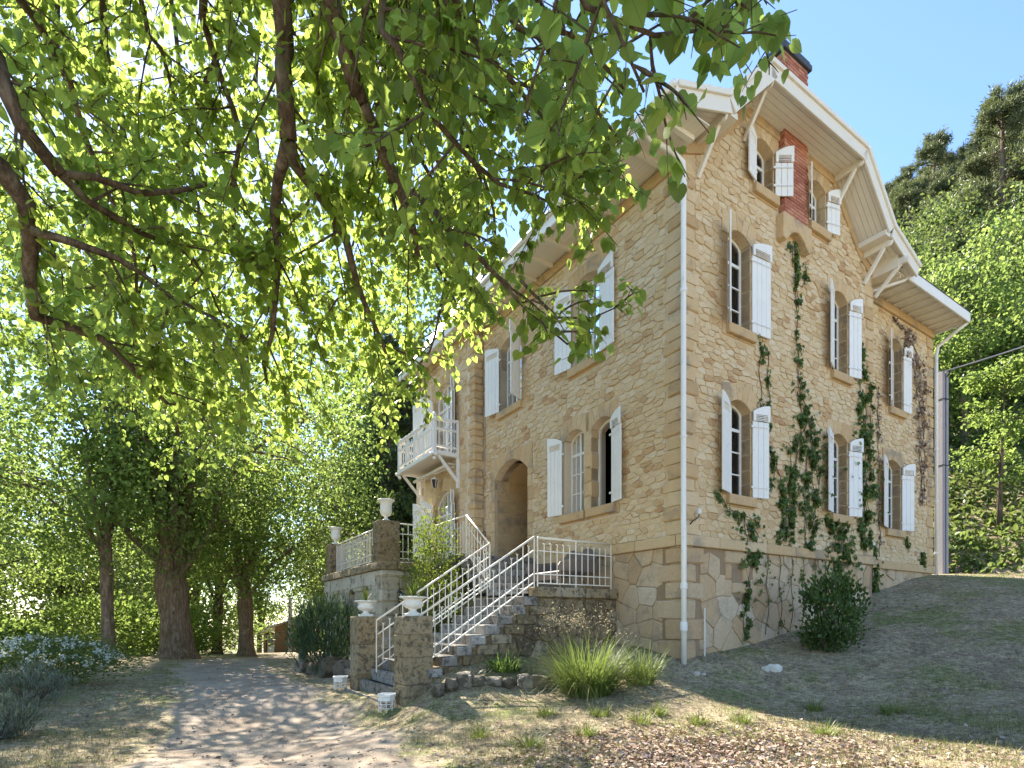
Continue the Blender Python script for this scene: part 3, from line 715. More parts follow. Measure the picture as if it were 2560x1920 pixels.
def casement(fn, q, rows, cols, d=-.20, curtain=0, fw=.055, bar=.026, open_=False, door=0):
    s0, s1, z0, zs, rise = q
    top = lambda s: zs + rise * (1 - (2 * (s - s0) / (s1 - s0) - 1) ** 2)
    mb_ = MB()
    ring = [(s0, z0), (s1, z0)] + [(s1 + (s0 - s1) * k / 8, top(s1 + (s0 - s1) * k / 8)) for k in range(9)]
    cxx, czz = (s0 + s1) / 2, (z0 + zs) / 2
    inner = [(min(max(x, s0 + fw), s1 - fw), min(max(z, z0 + fw), z) - (fw if z > z0 + .3 else 0)) for x, z in ring]
    n = len(ring)
    for i in range(n):
        j = (i + 1) % n
        mb_.prism([ring[i], ring[j], inner[j], inner[i]], fn, d - .05, d)
    if not open_:
        mid = (s0 + s1) / 2
        mb_.prism([(mid - .035, z0 + fw), (mid + .035, z0 + fw), (mid + .035, top(mid) - fw), (mid - .035, top(mid) - fw)], fn, d - .045, d + .012)
        zr = [z0 + fw + (zs + rise * .6 - fw - z0) * k / rows for k in range(rows + 1)]
        half = cols // 2; xs = []
        for a, b in ((s0 + fw, mid - .035), (mid + .035, s1 - fw)):
            for c_ in range(half): xs.append((a + (b - a) * c_ / half, a + (b - a) * (c_ + 1) / half))
        for k in range(1, rows):
            hb = .032 if k == rows - 1 else bar / 2
            for a, b in ((s0 + fw, mid - .035), (mid + .035, s1 - fw)):
                mb_.prism([(a, zr[k] - hb), (b, zr[k] - hb), (b, zr[k] + hb), (a, zr[k] + hb)], fn, d - .04, d + .004)
        for (a, b) in xs:
            if abs(a - (s0 + fw)) > 1e-6 and abs(a - (mid + .035)) > 1e-6:
                mb_.prism([(a - bar / 2, z0 + fw), (a + bar / 2, z0 + fw), (a + bar / 2, top(a) - fw), (a - bar / 2, top(a) - fw)], fn, d - .038, d + .002)
    wo = mb_.build('window' if not door else 'french_door', M['paint'], house)
    if not open_:
        for k in range(rows):
            for (a, b) in xs:
                za, zb = zr[k], zr[k + 1]
                if door and k == 0:
                    m2 = MB(); m2.prism([(a, za), (b, za), (b, za + .32), (a, za + .32)], fn, d - .035, d - .01); m2.build('panel', M['paint'], wo); za += .32
                poly = [(a, za), (b, za)] + ([(b, zb), (a, zb)] if k < rows - 1 else [(b, top(b) - fw + .01), (a, top(a) - fw + .01)])
                m2 = MB(); m2.add([fn(x, d - .022, z) for x, z in poly], [(0, 1, 2, 3)]); m2.build('pane', M['glass'], wo, fix=False)
    if curtain:
        m2 = MB(); N_ = 28
        for side_ in (0, 1):
            a, b = (s0 + .03, (s0 + s1) / 2 - .02) if side_ == 0 else ((s0 + s1) / 2 + .02, s1 - .03)
            vs = []; 
            for k in range(N_ + 1):
                x = a + (b - a) * k / N_; dd = d - .12 + .02 * math.sin(k * 1.7)
                vs += [fn(x, dd, z0 + .02), fn(x, dd, zs + rise - .03)]
            m2.add(vs, [(2 * k, 2 * k + 2, 2 * k + 3, 2 * k + 1) for k in range(N_)])
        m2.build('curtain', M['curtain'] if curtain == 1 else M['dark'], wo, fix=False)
    return wo
SHUT_LBL = {}
def shutter(fn, hinge_s, sd, ang, wdt, z0, zs, rise, planks=4, out=.06):
    """hinged at hinge_s, opening to side sd; ang 0 = flat on the wall, 90 = standing straight out"""
    base = Vector(fn(hinge_s, out, 0)); ex = (Vector(fn(hinge_s + 1, out, 0)) - base).normalized(); ed = (Vector(fn(hinge_s, out + 1, 0)) - base).normalized()
    a = R(ang); dx = ex * sd * math.cos(a) + ed * math.sin(a); dn = ed * math.cos(a) - ex * sd * math.sin(a)
    f = lambda x, d, z: tuple(base + dx * x + dn * d + Vector((0, 0, z)))
    h = zs - z0; topz = lambda x: zs + rise * (1 - (1 - x / wdt) ** 2)
    zv0, zv1 = zs - .20, zs - .06
    body = MB()                  # battens, stiles round the vent, head, strap hinges
    e1, e2 = .06, wdt - .06
    body.prism([(0, zv0), (e1, zv0), (e1, zv1), (e2, zv1), (e2, zv0), (wdt, zv0)] + [(wdt * (1 - k / 5), topz(wdt * (1 - k / 5))) for k in range(6)], f, 0, .032)
    so_ = body.build('shutter', M['paint'], house)
    for zb in (z0 + .20, zs - .33): MB().prism([(.01, zb), (wdt - .02, zb), (wdt - .02, zb + .018), (.01, zb + .018)], f, .027, .0325).build('strap', M['paint'], so_)
    for zb in (z0 + .19, zs - .34): MB().prism([(-.05, zb), (.009, zb), (.009, zb + .045), (-.05, zb + .045)], f, .004, .024).build('hinge', M['paint'], so_)
    key = (round(wdt, 3), round(h, 3), planks)
    pw = wdt / planks; ph = zv0 - z0
    if key not in SHUT_LBL:
        m2 = MB(); m2.box(-pw / 2 + .003, pw / 2 - .003, 0, .03, 0, ph - .002); me = m2.mesh('plank'); bm = bmesh.new(); bm.from_mesh(me); bmesh.ops.bevel(bm, geom=list(bm.edges), offset=.004, segments=1, affect='EDGES'); bm.to_mesh(me); bm.free()
        m3 = MB(); m3.box(.055, wdt - .055, -.004, .004, -.011, .011); SHUT_LBL[key] = (me, m3.mesh('louvre_slat'))
    rot = Matrix((dx, dn, Vector((0, 0, 1)))).transposed()
    for k in range(planks):
        o = link('plank', SHUT_LBL[key][0], M['paint'], so_, loc=Vector(f(pw * (k + .5), 0, z0)) - ORG[house.name]); o.rotation_euler = rot.to_euler()
    for k in range(4):
        o = link('louvre_slat', SHUT_LBL[key][1], M['paint'], so_, loc=Vector(f(0, .016, zv0 + .02 + .034 * k)) - ORG[house.name])
        o.rotation_euler = (rot @ Matrix.Rotation(R(-35), 3, 'X')).to_euler()
    return so_

for i, q in enumerate(WIN_G):
    surround(GAB, q, wall_g); sill(GAB, q[0], q[1], q[2], wall_g); casement(GAB, q, 4 if i < 4 else 3, 2, curtain=2)
for q in WIN_R:
    surround(RWG, q, wall_r); sill(RWG, q[0], q[1], q[2], wall_r); casement(RWG, q, 4, 2, curtain=2)
surround(FRO, WIN_F[0], wall_f, (0, 1)); surround(FRO, WIN_F[1], wall_f, (1, 0))
for z in (4.10, 4.43, 4.76, 5.09, 5.40, 5.67):      # the stone mullion of the twin window
    mb = MB(); mb.prism([(2.612, z + .003), (2.858, z + .003), (2.858, z + .30), (2.612, z + .30)], FRO, -.2, .026, rg.uniform(.3, .8)); bevel(mb.build('surround_stone', M['dressed'], wall_f), .008)
for q in WIN_F[:2]: sill(FRO, q[0], q[1], q[2], wall_f)
for q in WIN_F[2:]: surround(FRO, q, wall_f, nv=7); sill(FRO, q[0], q[1], q[2], wall_f); casement(FRO, q, 4, 4, curtain=1)
casement(FRO, WIN_F[1], 4, 4, curtain=2); casement(FRO, WIN_F[0], 4, 2, open_=True)
# entrance arch: deep reveal and a door far inside
surround(FRO, DOOR, wall_f, nv=9, jw=(.2, .3), proud=.03, ht=.22)
mb = MB()
ar = hole(DOOR[0] - .0, DOOR[1] + .0, 3.2, DOOR[3], DOOR[4])
n = len(ar)
vs = [FRO(s, -.2, z) for s, z in ar] + [FRO(s, -1.5, z) for s, z in ar]
mb.add(vs, [(i, i + 1, n + i + 1, n + i) for i in range(1, n - 1)] + [(n - 1, 0, n, 2 * n - 1)], .55)
mb.build('porch_lining', M['dressed'], house, fix=False)
for k in range(8):        # ashlar blocks of the porch cheek, proud by a few millimetres
    z = 3.2 + k * .31
    for j, (a, b) in enumerate(((.02, .52), (.53, 1.48)) if k % 2 else ((.02, .86), (.87, 1.48))):
        mb = MB(); mb.box(a + .05, b, DOOR[1] - .012, DOOR[1] + .05, z + .004, z + .306, .35 + .3 * ((k * 7 + j * 3) % 5) / 5); mb.build('porch_stone', M['dressed'], house)
mb = MB(); mb.box(1.5, 1.56, DOOR[0] - .3, DOOR[1] + .3, 3.1, 6.3); mb.build('inner_wall', M['oak'], house)
mb = MB()
for k in range(3): mb.box(1.46, 1.5, DOOR[0] + .35 + k * .36, DOOR[0] + .67 + k * .36, 3.3, 5.4)
mb.build('front_door', M['oak'], house)
# wing: french doors
for i, q in enumerate(WIN_W):
    surround(WNG, q, wall_w, nv=7, jw=(.18, .26)); casement(WNG, q, 4, 4, d=-.15, curtain=2 if i == 0 else 1, door=1)
# shutters: (plane, hinge, side, angle, width, z0, spring, rise)
H2 = .14
for i, q in enumerate(WIN_G):
    wd = (q[1] - q[0]) / 2 + .06
    z0, zs = q[2] + .02, q[3] - .0
    la, ra = [(18, 14), (16, 14), (38, 4), (20, 12), (14, 32), (30, 14)][i]
    shutter(GAB, q[0] - .02, -1, la, wd, z0, zs, H2, 3); shutter(GAB, q[1] + .02, 1, ra, wd + (.16 if i == 2 else 0), z0, zs, H2, 4 if i == 2 else 3)
for i, q in enumerate(WIN_R):
    wd = (q[1] - q[0]) / 2 + .04; la, ra = [(14, 15), (25, 4)][i]
    shutter(RWG, q[0] - .02, -1, la, wd, q[2] + .02, q[3], H2, 3); shutter(RWG, q[1] + .02, 1, ra, wd, q[2] + .02, q[3], H2, 3)
q = WIN_F[0]; shutter(FRO, q[0] + .04, -1, 15, .42, q[2] + .02, q[3], H2, 4)
q = WIN_F[1]; shutter(FRO, q[1] + .02, 1, 14, .46, q[2] + .02, q[3], H2, 4)
q = WIN_F[2]; shutter(FRO, q[0], -1, 6, .53, q[2] + .02, q[3], H2, 4); shutter(FRO, q[1], 1, 10, .53, q[2] + .02, q[3], H2, 4)
q = WIN_F[3]; shutter(FRO, q[0], -1, 62, .54, q[2] + .02, q[3], H2, 4); shutter(FRO, q[1], 1, 12, .6, q[2] + .02, q[3], H2, 4)
for q in WIN_W:
    shutter(WNG, q[0] - .02, -1, 24, .42, q[2] + .05, q[3], .2, 4); shutter(WNG, q[0] - .06, -1, 30, .40, q[2] + .05, q[3], .2, 4, out=.11)
    shutter(WNG, q[1] + .02, 1, 64, .42, q[2] + .05, q[3], .2, 4); shutter(WNG, q[1] + .42, 1, 20, .42, q[2] + .05, q[3], .2, 4, out=.3)
# cellar window with white bars and its rough surround
c0, c1, cz0, czs, cr = CELL
mb = MB(); mb.prism([(c0 - .02, cz0 - .02), (c1 + .02, cz0 - .02), (c1 + .02, czs + .12), (c0 - .02, czs + .12)], GAB, -.42, -.36); mb.build('window', M['dark'], house)
gr = None
for k in range(2):
    mb = MB(); x = c0 + .1 + .14 * k; mb.tube([GAB(x, -.06, cz0), GAB(x, -.06, czs + .06)], .012); o = mb.build('bar', M['paint'], house)
    mb = MB(); z = cz0 + .08 + .17 * k; mb.tube([GAB(c0, -.05, z), GAB(c1, -.05, z)], .012); mb.build('bar', M['paint'], house)
for (a, b, z0, z1) in ((c0 - .22, c1 + .18, czs + .09, czs + .34), (c0 - .2, c0 - .005, cz0 + .06, czs + .08), (c0 - .24, c0 - .0, cz0 - .3, cz0 + .05), (c1 + .005, c1 + .24, cz0 + .02, czs + .08), (c0 + .005, c1 + .2, cz0 - .22, cz0 - .005)):
    block('surround_stone', a, b, -.045, .1, z0, z1, M['base'], wall_g, rg.uniform(.2, .6), .03, 3, .008)

# ------------------------------------------------------------------ brick chimney breast, corbel and stack
def bricks(name, faces, z0, z1, parent):
    """faces: list of (fn, s0, s1)"""
    mb_ = MB(); rb = random.Random(8); hgt = .075; z = z0; r = 0
    while z < z1 - .03:
        for fn, s0, s1 in faces:
            s = s0 - (.11 if r % 2 else 0)
            while s < s1 - .01:
                a, b = max(s, s0) + .006, min(s + .22, s1) - .006
                if b - a > .03:
                    d = .012 + rb.uniform(-.003, .003); mb_.prism([(a, z + .008), (b, z + .008), (b, z + hgt - .008), (a, z + hgt - .008)], fn, -.01, d, rb.random())
                s += .22
        z += hgt; r += 1
    mb_.build(name, M['brick'], parent, kind='stuff')
c0, c1 = 3.10, 4.02
mb = MB(); mb.box(c0 + .012, c1 - .012, -.13, .45, 10.4, 13.95); chim = mb.build('chimney', M['brickmortar'], house)
bricks('bricks', [(lambda s, d, z: (s, -.13 - d, z), c0, c1), (lambda s, d, z: (c0 + .012 - d, s, z), -.13, .45), (lambda s, d, z: (c1 - .012 + d, s, z), -.13, .45)], 10.4, 13.95, chim)
bevel(MB().box(c0 - .07, c1 + .07, -.20, .53, 13.95, 14.08).build('chimney_cap', M['slate'], chim), .015)
bevel(MB().box(c0 - .03, c1 + .03, -.17, .49, 14.08, 14.16).build('chimney_cap', M['slate'], chim), .015)
prof = [(3.01, 10.4), (3.01, 9.86), (3.13, 9.82), (3.2, 9.88)] + [(3.28 + .56 * k / 8, 9.98 + .14 * math.sin(math.pi * k / 8)) for k in range(9)] + [(3.92, 9.88), (3.99, 9.82), (4.11, 9.86), (4.11, 10.4)]
mb = MB(); mb.prism(prof, GAB, -.05, .18, .55); bevel(mb.build('corbel', M['dressed'], chim), .015)

# ------------------------------------------------------------------ roof
# gable profile of the roof surface: flared eave, steep slope, clipped top
ROOF = [(-.92, 10.62), (.42, 11.12), (1.72, 12.44), (3.58, 14.3), (5.44, 12.44), (6.74, 11.12), (8.08, 10.62)]
VF, VB = -.66, 8.6
def roof_part(name, pts, mat, parent=None, kind=None, th=.1):
    m_ = MB(); n_ = len(pts); vs = [Vector(p) for p in pts]; nn = (vs[1] - vs[0]).cross(vs[2] - vs[0]).normalized()
    if nn.z < 0: nn = -nn
    m_.add(vs + [v_ + nn * th for v_ in vs], [tuple(range(n_)), tuple(range(2 * n_ - 1, n_ - 1, -1))] + [(i, (i + 1) % n_, n_ + (i + 1) % n_, n_ + i) for i in range(n_)])
    return m_.build(name, mat, parent or house)
HB = 1.45
sl = []
sl.append(roof_part('roof', [(-.92, VF, 10.62), (-.92, V1 - .1, 10.62), (.42, V1 - .1, 11.12), (.42, VF, 11.12)], M['slate']))
sl.append(roof_part('roof', [(.42, VF, 11.12), (.42, 12.4, 11.12), (1.72, 12.4, 12.44), (1.72, VF, 12.44)], M['slate']))
roof_part('roof', [(1.72, VF, 12.44), (1.72, 12.4, 12.44), (3.58, 12.4, 14.3), (3.58, HB, 14.3)], M['slate'])
roof_part('roof', [(5.44, VF, 12.44), (3.58, HB, 14.3), (3.58, 12.4, 14.3), (5.44, 12.4, 12.44)], M['slate'])
roof_part('roof', [(6.74, VF, 11.12), (5.44, VF, 12.44), (5.44, 9, 12.44), (6.74, 9, 11.12)], M['slate'])
roof_part('roof', [(8.08, VF, 10.62), (6.74, VF, 11.12), (6.74, .3, 11.12), (8.08, .3, 10.62)], M['slate'])
roof_part('roof', [(1.72, VF, 12.44), (3.58, HB, 14.3), (5.44, VF, 12.44)], M['slate'])
# right wing roof, eave along the gable side
roof_part('roof', [(U1 + .3, RW - .88, 10.55), (U2 + .18, RW - .88, 10.55), (U2 + .18, 4.5, 13.4), (U1 + .3, 4.5, 13.4)], M['slate'])
roof_part('roof', [(U1 - 2.4, 4.5, 13.4), (U2 + .18, 4.5, 13.4), (U2 + .18, 9.5, 10.3), (U1 - 2.4, 9.5, 10.3)], M['slate'])
# barge boards and soffits of the gable
segs = [((-.95, 10.60), (.42, 11.12)), ((.42, 11.12), (1.72, 12.44)), ((5.44, 12.44), (6.74, 11.12)), ((6.74, 11.12), (8.11, 10.60)), ((1.72, 12.44), (5.44, 12.44))]
for k, (a, b) in enumerate(segs):
    for d, hh, off, nm in ((-.70, .36, -.10, 'barge_board'), (-.745, .10, .04, 'barge_moulding')):
        dx, dz = b[0] - a[0], b[1] - a[1]; l = math.hypot(dx, dz); nx, nz = -dz / l, dx / l
        if nz < 0: nx, nz = -nx, -nz
        mb = MB(); mb.beam((a[0] + nx * off, d, a[1] + nz * off), (b[0] + nx * off, d, b[1] + nz * off), .045, hh, up=(nx, 0, nz)); bevel(mb.build(nm, M['cream'], house), .006)
def soffit(a, b, v0, v1, nplank, across):
    """planked soffit between profile points a and b, planks run along the slope (across) or along the wall"""
    (x0, z0), (x1, z1) = a, b; l = math.hypot(x1 - x0, z1 - z0); nx, nz = (z1 - z0) / l, -(x1 - x0) / l
    if nz > 0: nx, nz = -nx, -nz
    off = .20
    for k in range(nplank):
        t0, t1 = k / nplank, (k + 1) / nplank
        f0 = v0 + (v1 - v0) * t0 + .004; f1 = v0 + (v1 - v0) * t1 - .004
        p = [(x0 + nx * off, f0, z0 + nz * off), (x1 + nx * off, f0, z1 + nz * off), (x1 + nx * off, f1, z1 + nz * off), (x0 + nx * off, f1, z0 + nz * off)]
        m_ = MB(); m_.add([Vector(q_) for q_ in p] + [Vector(q_) + Vector((-nx, 0, -nz)) * .02 for q_ in p], [(0, 1, 2, 3), (7, 6, 5, 4), (0, 4, 5, 1), (1, 5, 6, 2), (2, 6, 7, 3), (3, 7, 4, 0)])
        m_.build('soffit_board', M['cream'], house)
for (a, b) in segs: soffit(a, b, -.68, -.0, 6, True)
for u_ in (.58, 6.58): MB().beam((u_, -.67, 10.93), (u_, -.01, 10.93), .3, .12).build('soffit_trim', M['cream'], house)
MB().box(7.24, 7.27, -.60, -.01, 10.40, 10.80).build('soffit_trim', M['cream'], house)
# frieze under the soffit against the wall
for (a, b) in ((( .46, 10.93), (1.83, 12.29)), ((5.33, 12.29), (6.70, 10.93)), ((1.80, 12.27), (5.37, 12.27))):
    mb = MB(); mb.beam((a[0], -.06, a[1]), (b[0], -.06, b[1]), .09, .10); mb.build('frieze_board', M['cream'], house)
# curved brackets
def bracket(u, ztop, v0=0.0, reach=.62, drop=.82, v_sign=-1):
    mb_ = MB(); mb_.beam((u, v0, ztop - .09), (u, v0 + v_sign * reach, ztop - .09), .085, .17)
    mb_.sphere((u, v0 + v_sign * (reach + .0), ztop - .1), .085, 8, 5, (.5, 1, 1))
    mb_.beam((u, v0 + v_sign * .03, ztop - drop), (u, v0 + v_sign * (reach - .12), ztop - .15), .075, .085)
    return bevel(mb_.build('bracket', M['cream'], house), .01)
bracket(1.83, 12.26); bracket(5.36, 12.26); bracket(.40, 10.9); bracket(6.74, 10.9); bracket(7.3, 10.62, 0.0, .75, .7)
# eaves: fascia, gutter, soffit boards and rafters along front and right wing
for k in range(9):
    f0 = -.9 + .1 * k
    mb = MB(); mb.box(f0 + .003, f0 + .097, -.62, V1 - .1, 10.43 + .003 * k, 10.45 + .003 * k); mb.build('soffit_board', M['cream'], house)
for k in range(12):
    v_ = -.3 + k * .72; mb = MB(); mb.beam((-.86, v_, 10.40), (-.08, v_, 10.41), .09, .10); mb.build('rafter', M['cream'], house)
bevel(MB().box(-.98, -.93, -.72, V1 - .5, 10.36, 10.66).build('fascia', M['paint'], house), .01)
mb = MB(); mb.tube([(-1.03, -.72, 10.64), (-1.03, V1 - .45, 10.62)], .055, 10); mb.build('gutter', M['paint'], house, smooth=True)
for k in range(8):
    f0 = RW - .84 + .103 * k
    mb = MB(); mb.box(U1 + .05, U2 + .13, f0 + .004, f0 + .100, 10.43 + .003 * k, 10.45 + .003 * k); mb.build('soffit_board', M['cream'], house)
for k in range(10):
    u_ = U1 + .55 + k * .44; mb = MB(); mb.beam((u_, RW - .8, 10.405), (u_, RW - .08, 10.41), .05, .06); mb.build('rafter', M['cream'], house)
bevel(MB().box(U1 + .75, U2 + .17, RW - .92, RW - .87, 10.34, 10.62).build('fascia', M['paint'], house), .01)
bevel(MB().box(U2 + .13, U2 + .18, RW - .86, 6, 10.34, 10.62).build('fascia', M['paint'], house), .01)
# wing roof: steep slate pyramid
zc = 14.2; e = .55
for pts in ([(-.33 - e, V1 - e, 10.45), (-.33 - e, V2 + e, 10.45), (1.6, 9.7, zc)], [(-.33 - e, V1 - e, 10.45), (1.6, 9.7, zc), (3.6, V1 - e, 10.45)], [(-.33 - e, V2 + e, 10.45), (3.6, V2 + e, 10.45), (1.6, 9.7, zc)]):
    roof_part('roof', pts, M['slate'])
bevel(MB().box(-.33 - e - .05, -.33 - e, V1 - e, V2 + e, 10.3, 10.55).build('fascia', M['paint'], house), .01)
bevel(MB().box(-.33 - e, 0, V1 - e - .05, V1 - e, 10.3, 10.55).build('fascia', M['paint'], house), .01)
MB().box(-.33 - e, .0, V1 - e, V2 + e, 10.43, 10.46).build('soffit_board', M['cream'], house)
# dormer on the front slope
dm = MB(); dm.box(-.28, 1.3, 2.25, 3.35, 10.9, 12.35); dormer = dm.build('dormer', M['paint'], house)
mb = MB(); mb.prism([(2.25, 12.35), (3.35, 12.35), (2.8, 13.05)], FRO, -1.6, .28); mb.build('dormer_gable', M['paint'], dormer)
for sgn in (-1, 1):
    roof_part('dormer_roof', [(-.62, 2.8, 13.1), (2.2, 2.8, 13.1), (2.2, 2.8 + sgn * .95, 12.05), (-.62, 2.8 + sgn * .95, 12.05)], M['slate'], dormer, th=.06)
    mb = MB(); mb.beam((-.66, 2.8, 13.09), (-.66, 2.8 + sgn * .97, 12.02), .05, .18, up=(0, 0, 1)); mb.build('dormer_barge', M['paint'], dormer)
for k in range(5):
    mb = MB(); mb.box(-.30, -.27, 2.27 + k * .214, 2.47 + k * .214, 10.95, 12.3); mb.build('plank', M['paint'], dormer)
mb = MB(); mb.lathe([(.02, 13.1), (.05, 13.2), (.07, 13.3), (.03, 13.4), (.02, 13.7), (.005, 13.95)], 8, (-.6, 2.8, 0)); mb.build('finial', M['slate'], dormer)

# ------------------------------------------------------------------ downpipes, insulators
def pipe(pts, r, collars, parent):
    m_ = MB(); m_.tube(pts, r, 12); o = m_.build('downpipe', M['paint'], parent, smooth=True)
    for (x, y, z, h_) in collars:
        m2 = MB(); m2.lathe([(r * 1.02, z - h_), (r * 1.28, z - h_ * .8), (r * 1.28, z + h_ * .8), (r * 1.02, z + h_)], 12, (x, y, 0)); m2.build('pipe_collar', M['paint'], o, smooth=False)
    return o
px_, py_ = -.07, -.085
pipe([(-1.0, .1, 10.55), (-.8, .06, 10.35), (-.3, -.02, 10.28), (px_ - .04, py_ - .02, 10.1), (px_, py_, 9.9), (px_, py_, 3.45), (px_ - .03, py_ - .03, 3.3), (px_ - .06, py_ - .06, 3.05), (px_ - .05, py_ - .05, 2.85), (px_ - .05, py_ - .05, .7)], .052,
     [(px_, py_, 9.7, .06), (px_, py_, 7.75, .05), (px_, py_, 5.0, .02), (px_ - .05, py_ - .05, 2.2, .06), (px_ - .05, py_ - .05, 1.45, .09)], house)
pipe([(U2 + .14, RW - .85, 10.36), (U2 + .14, RW - .55, 10.2), (U2 + .14, RW - .12, 9.95), (U2 + .12, RW - .08, 9.7), (U2 + .12, RW - .08, 2.7)], .05, [(U2 + .12, RW - .08, 6.8, .03), (U2 + .12, RW - .08, 5.2, .03), (U2 + .12, RW - .08, 3.6, .03)], house)
mb = MB(); mb.tube([(8.02, -.58, 10.5), (7.95, -.45, 10.36), (7.55, -.12, 10.22), (7.28, .15, 10.1)], .04, 10); mb.build('downpipe', M['paint'], house, smooth=True)
mb = MB(); mb.tube([(.53, -.09, 1.8), (.53, -.09, .85)], .012, 6); mb.build('conduit', M['paint'], house)
for (u, z, v0) in ((.28, 3.5, 0.0), (7.75, 3.47, RW)):
    mb = MB(); mb.tube([(u - .1, v0 - .01, z - .12), (u - .1, v0 - .10, z - .05), (u - .02, v0 - .12, z), (u + .04, v0 - .12, z + .04), (u + .05, v0 - .12, z + .12)], .013, 6); io = mb.build('insulator_arm', M['iron'], house)
    mb = MB(); mb.lathe([(.025, 0), (.045, .01), (.045, .05), (.035, .06), (.042, .07), (.042, .1), (.02, .115)], 10, (u + .05, v0 - .12, z + .08)); mb.build('insulator', M['urn'], io, smooth=True)

# ------------------------------------------------------------------ balcony
bu, b0, b1, bz = -.33 - .86, 8.62, 11.55, 6.72
bal = MB(); bal.box(bu, -.33, b0, b1, bz, bz + .07); balo = bal.build('balcony', M['cream'], house)
def bbar(a, b, s=.075, nm='balcony_rail', s2=None):
    m_ = MB(); m_.beam(a, b, s, s2 or s); return bevel(m_.build(nm, M['paint'], balo), .008)
for z, s in ((bz + .02, .13), (bz + .24, .07), (bz + .78, .07), (bz + 1.08, .10)):
    bbar((bu, b0, z), (bu, b1, z), s); bbar((bu, b0, z), (-.36, b0, z), s); bbar((bu, b1, z), (-.36, b1, z), s)
for k, v_ in enumerate(np.linspace(b0, b1, 5)):
    bbar((bu, v_, bz - .05), (bu, v_, bz + 1.14), .12 if k in (0, 4) else .085, 'balcony_post')
    if k < 4:
        for j in range(1, 4):
            vv = v_ + (b1 - b0) / 4 * j / 4; bbar((bu, vv, bz + .24), (bu, vv, bz + .92), .05, 'baluster', .03)
for v_ in (b0, b1):
    bbar((-.40, v_, bz - .05), (-.40, v_, bz + 1.14), .1, 'balcony_post')
    bbar((-.76, v_, bz + .24), (-.76, v_, bz + .92), .06, 'baluster', .03)
    bbar((bu + .12, v_, bz - .04), (-.4, v_, bz - .78), .085, 'balcony_bracket'); bbar((-.38, v_, bz - .02), (-.38, v_, bz - 1.0), .1, 'balcony_bracket')
    for z in (bz - .05, bz + 1.05):
        for dx_, dy_, dz_ in ((-.11, 0, 0), (0, -.11 if v_ == b0 else .11, 0), (0, 0, -.1 if z < bz else .15)):
            m_ = MB(); m_.sphere((bu + dx_, v_ + dy_, z + dz_), .062, 10, 6); m_.build('ball_finial', M['paint'], balo, smooth=True)
# folded awning below the balcony, and a white lantern
m_ = MB(); m_.tube([(-.75, 8.75, 6.42), (-.75, 11.3, 6.42)], .05, 8); m_.tube([(-.40, 8.8, 6.45), (-.72, 9.6, 6.36), (-.75, 9.7, 6.4)], .025, 6); m_.tube([(-.40, 11.2, 6.45), (-.72, 10.4, 6.36)], .025, 6)
m_.beam((-.5, 8.8, 6.52), (-.5, 11.3, 6.52), .3, .04); m_.build('awning', M['cream'], house)
m_ = MB(); m_.lathe([(.05, -.16), (.07, -.15), (.11, .1), (.12, .12), (.03, .17), (.01, .2)], 4, (-.62, 9.85, 6.12)); lan = m_.build('wall_lantern', M['dark'], house)
m_ = MB()
for a in range(4):
    c_, s_ = math.cos(a * math.pi / 2), math.sin(a * math.pi / 2); m_.beam((-.62 + .075 * c_, 9.85 + .075 * s_, 5.96), (-.62 + .118 * c_, 9.85 + .118 * s_, 6.23), .016, .016)
m_.lathe([(.125, .1), (.13, .12), (.03, .18), (.01, .21)], 4, (-.62, 9.85, 6.12)); m_.build('lantern_frame', M['paint'], lan)
# an old bell wire with its ring beside the entrance
m_ = MB(); m_.tube([(-.02, 7.50, 9.6), (-.03, 7.5, 4.25)], .006, 5); m_.build('bell_wire', M['iron'], house)
m_ = MB(); m_.tube([(-.05, 7.5 + .08 * math.cos(t), 4.15 + .09 * math.sin(t)) for t in np.linspace(0, 6.28, 13)], .009, 5, False); m_.build('bell_ring', M['iron'], house)

# ------------------------------------------------------------------ entrance staircase
ZL, RS, TR = 2.22, 0.1846, 0.291
ZT = 3.17
st = hthing('stone_staircase', -2.4, 2.7, 0.1, 'mossy stone entrance staircase with grey steps rising to a landing', 'staircase')
rs = random.Random(21)
def stp(name, x0, x1, y0, y1, z0, z1, mat, bv=.012, rough=.002):
    return block(name, x0, x1, y0, y1, z0, z1, mat, st, rs.uniform(.2, .9), bv, rs.randint(0, 999), rough)
for k in range(1, 12):
    f0 = -2.11 - TR * k; z1 = ZL - RS * k
    v0, v1 = (1.80, 3.72) if k < 8 else (2.2, 4.5) if k < 11 else (2.1, 4.8)
    x1 = f0 + TR + .03
    if k == 8: f0 = -4.32
    if k == 9: f0, z1 = -4.54, .53
    if k == 10: f0, z1 = -4.78, .33
    if k == 11: f0, z1 = -5.0, .13
    stp('step', f0 - .02, x1, v0, v1, z1 - RS - .05, z1, M['greystep'])
# landing
for i, (a, b) in enumerate(((-2.13, -1.72), (-1.71, -.95), (-.94, -.30), (-.29, -.02))):
    stp('coping_stone', a, b, 1.70, 2.05, ZL - .2, ZL, M['mossy'], .015, .004)
for i, (a, b) in enumerate(((-2.13, -1.1), (-1.09, -.02))): stp('paving_slab', a, b, 2.06, 3.68, ZL - .12, ZL - .004, M['greystep'])
# second flight, up to the terrace
for k in range(5):
    v0 = 3.68 + .29 * k
    stp('step', -2.2, -.09, v0 - .02, v0 + .32, ZL + .19 * k - .05, ZL + .19 * (k + 1), M['greystep'])
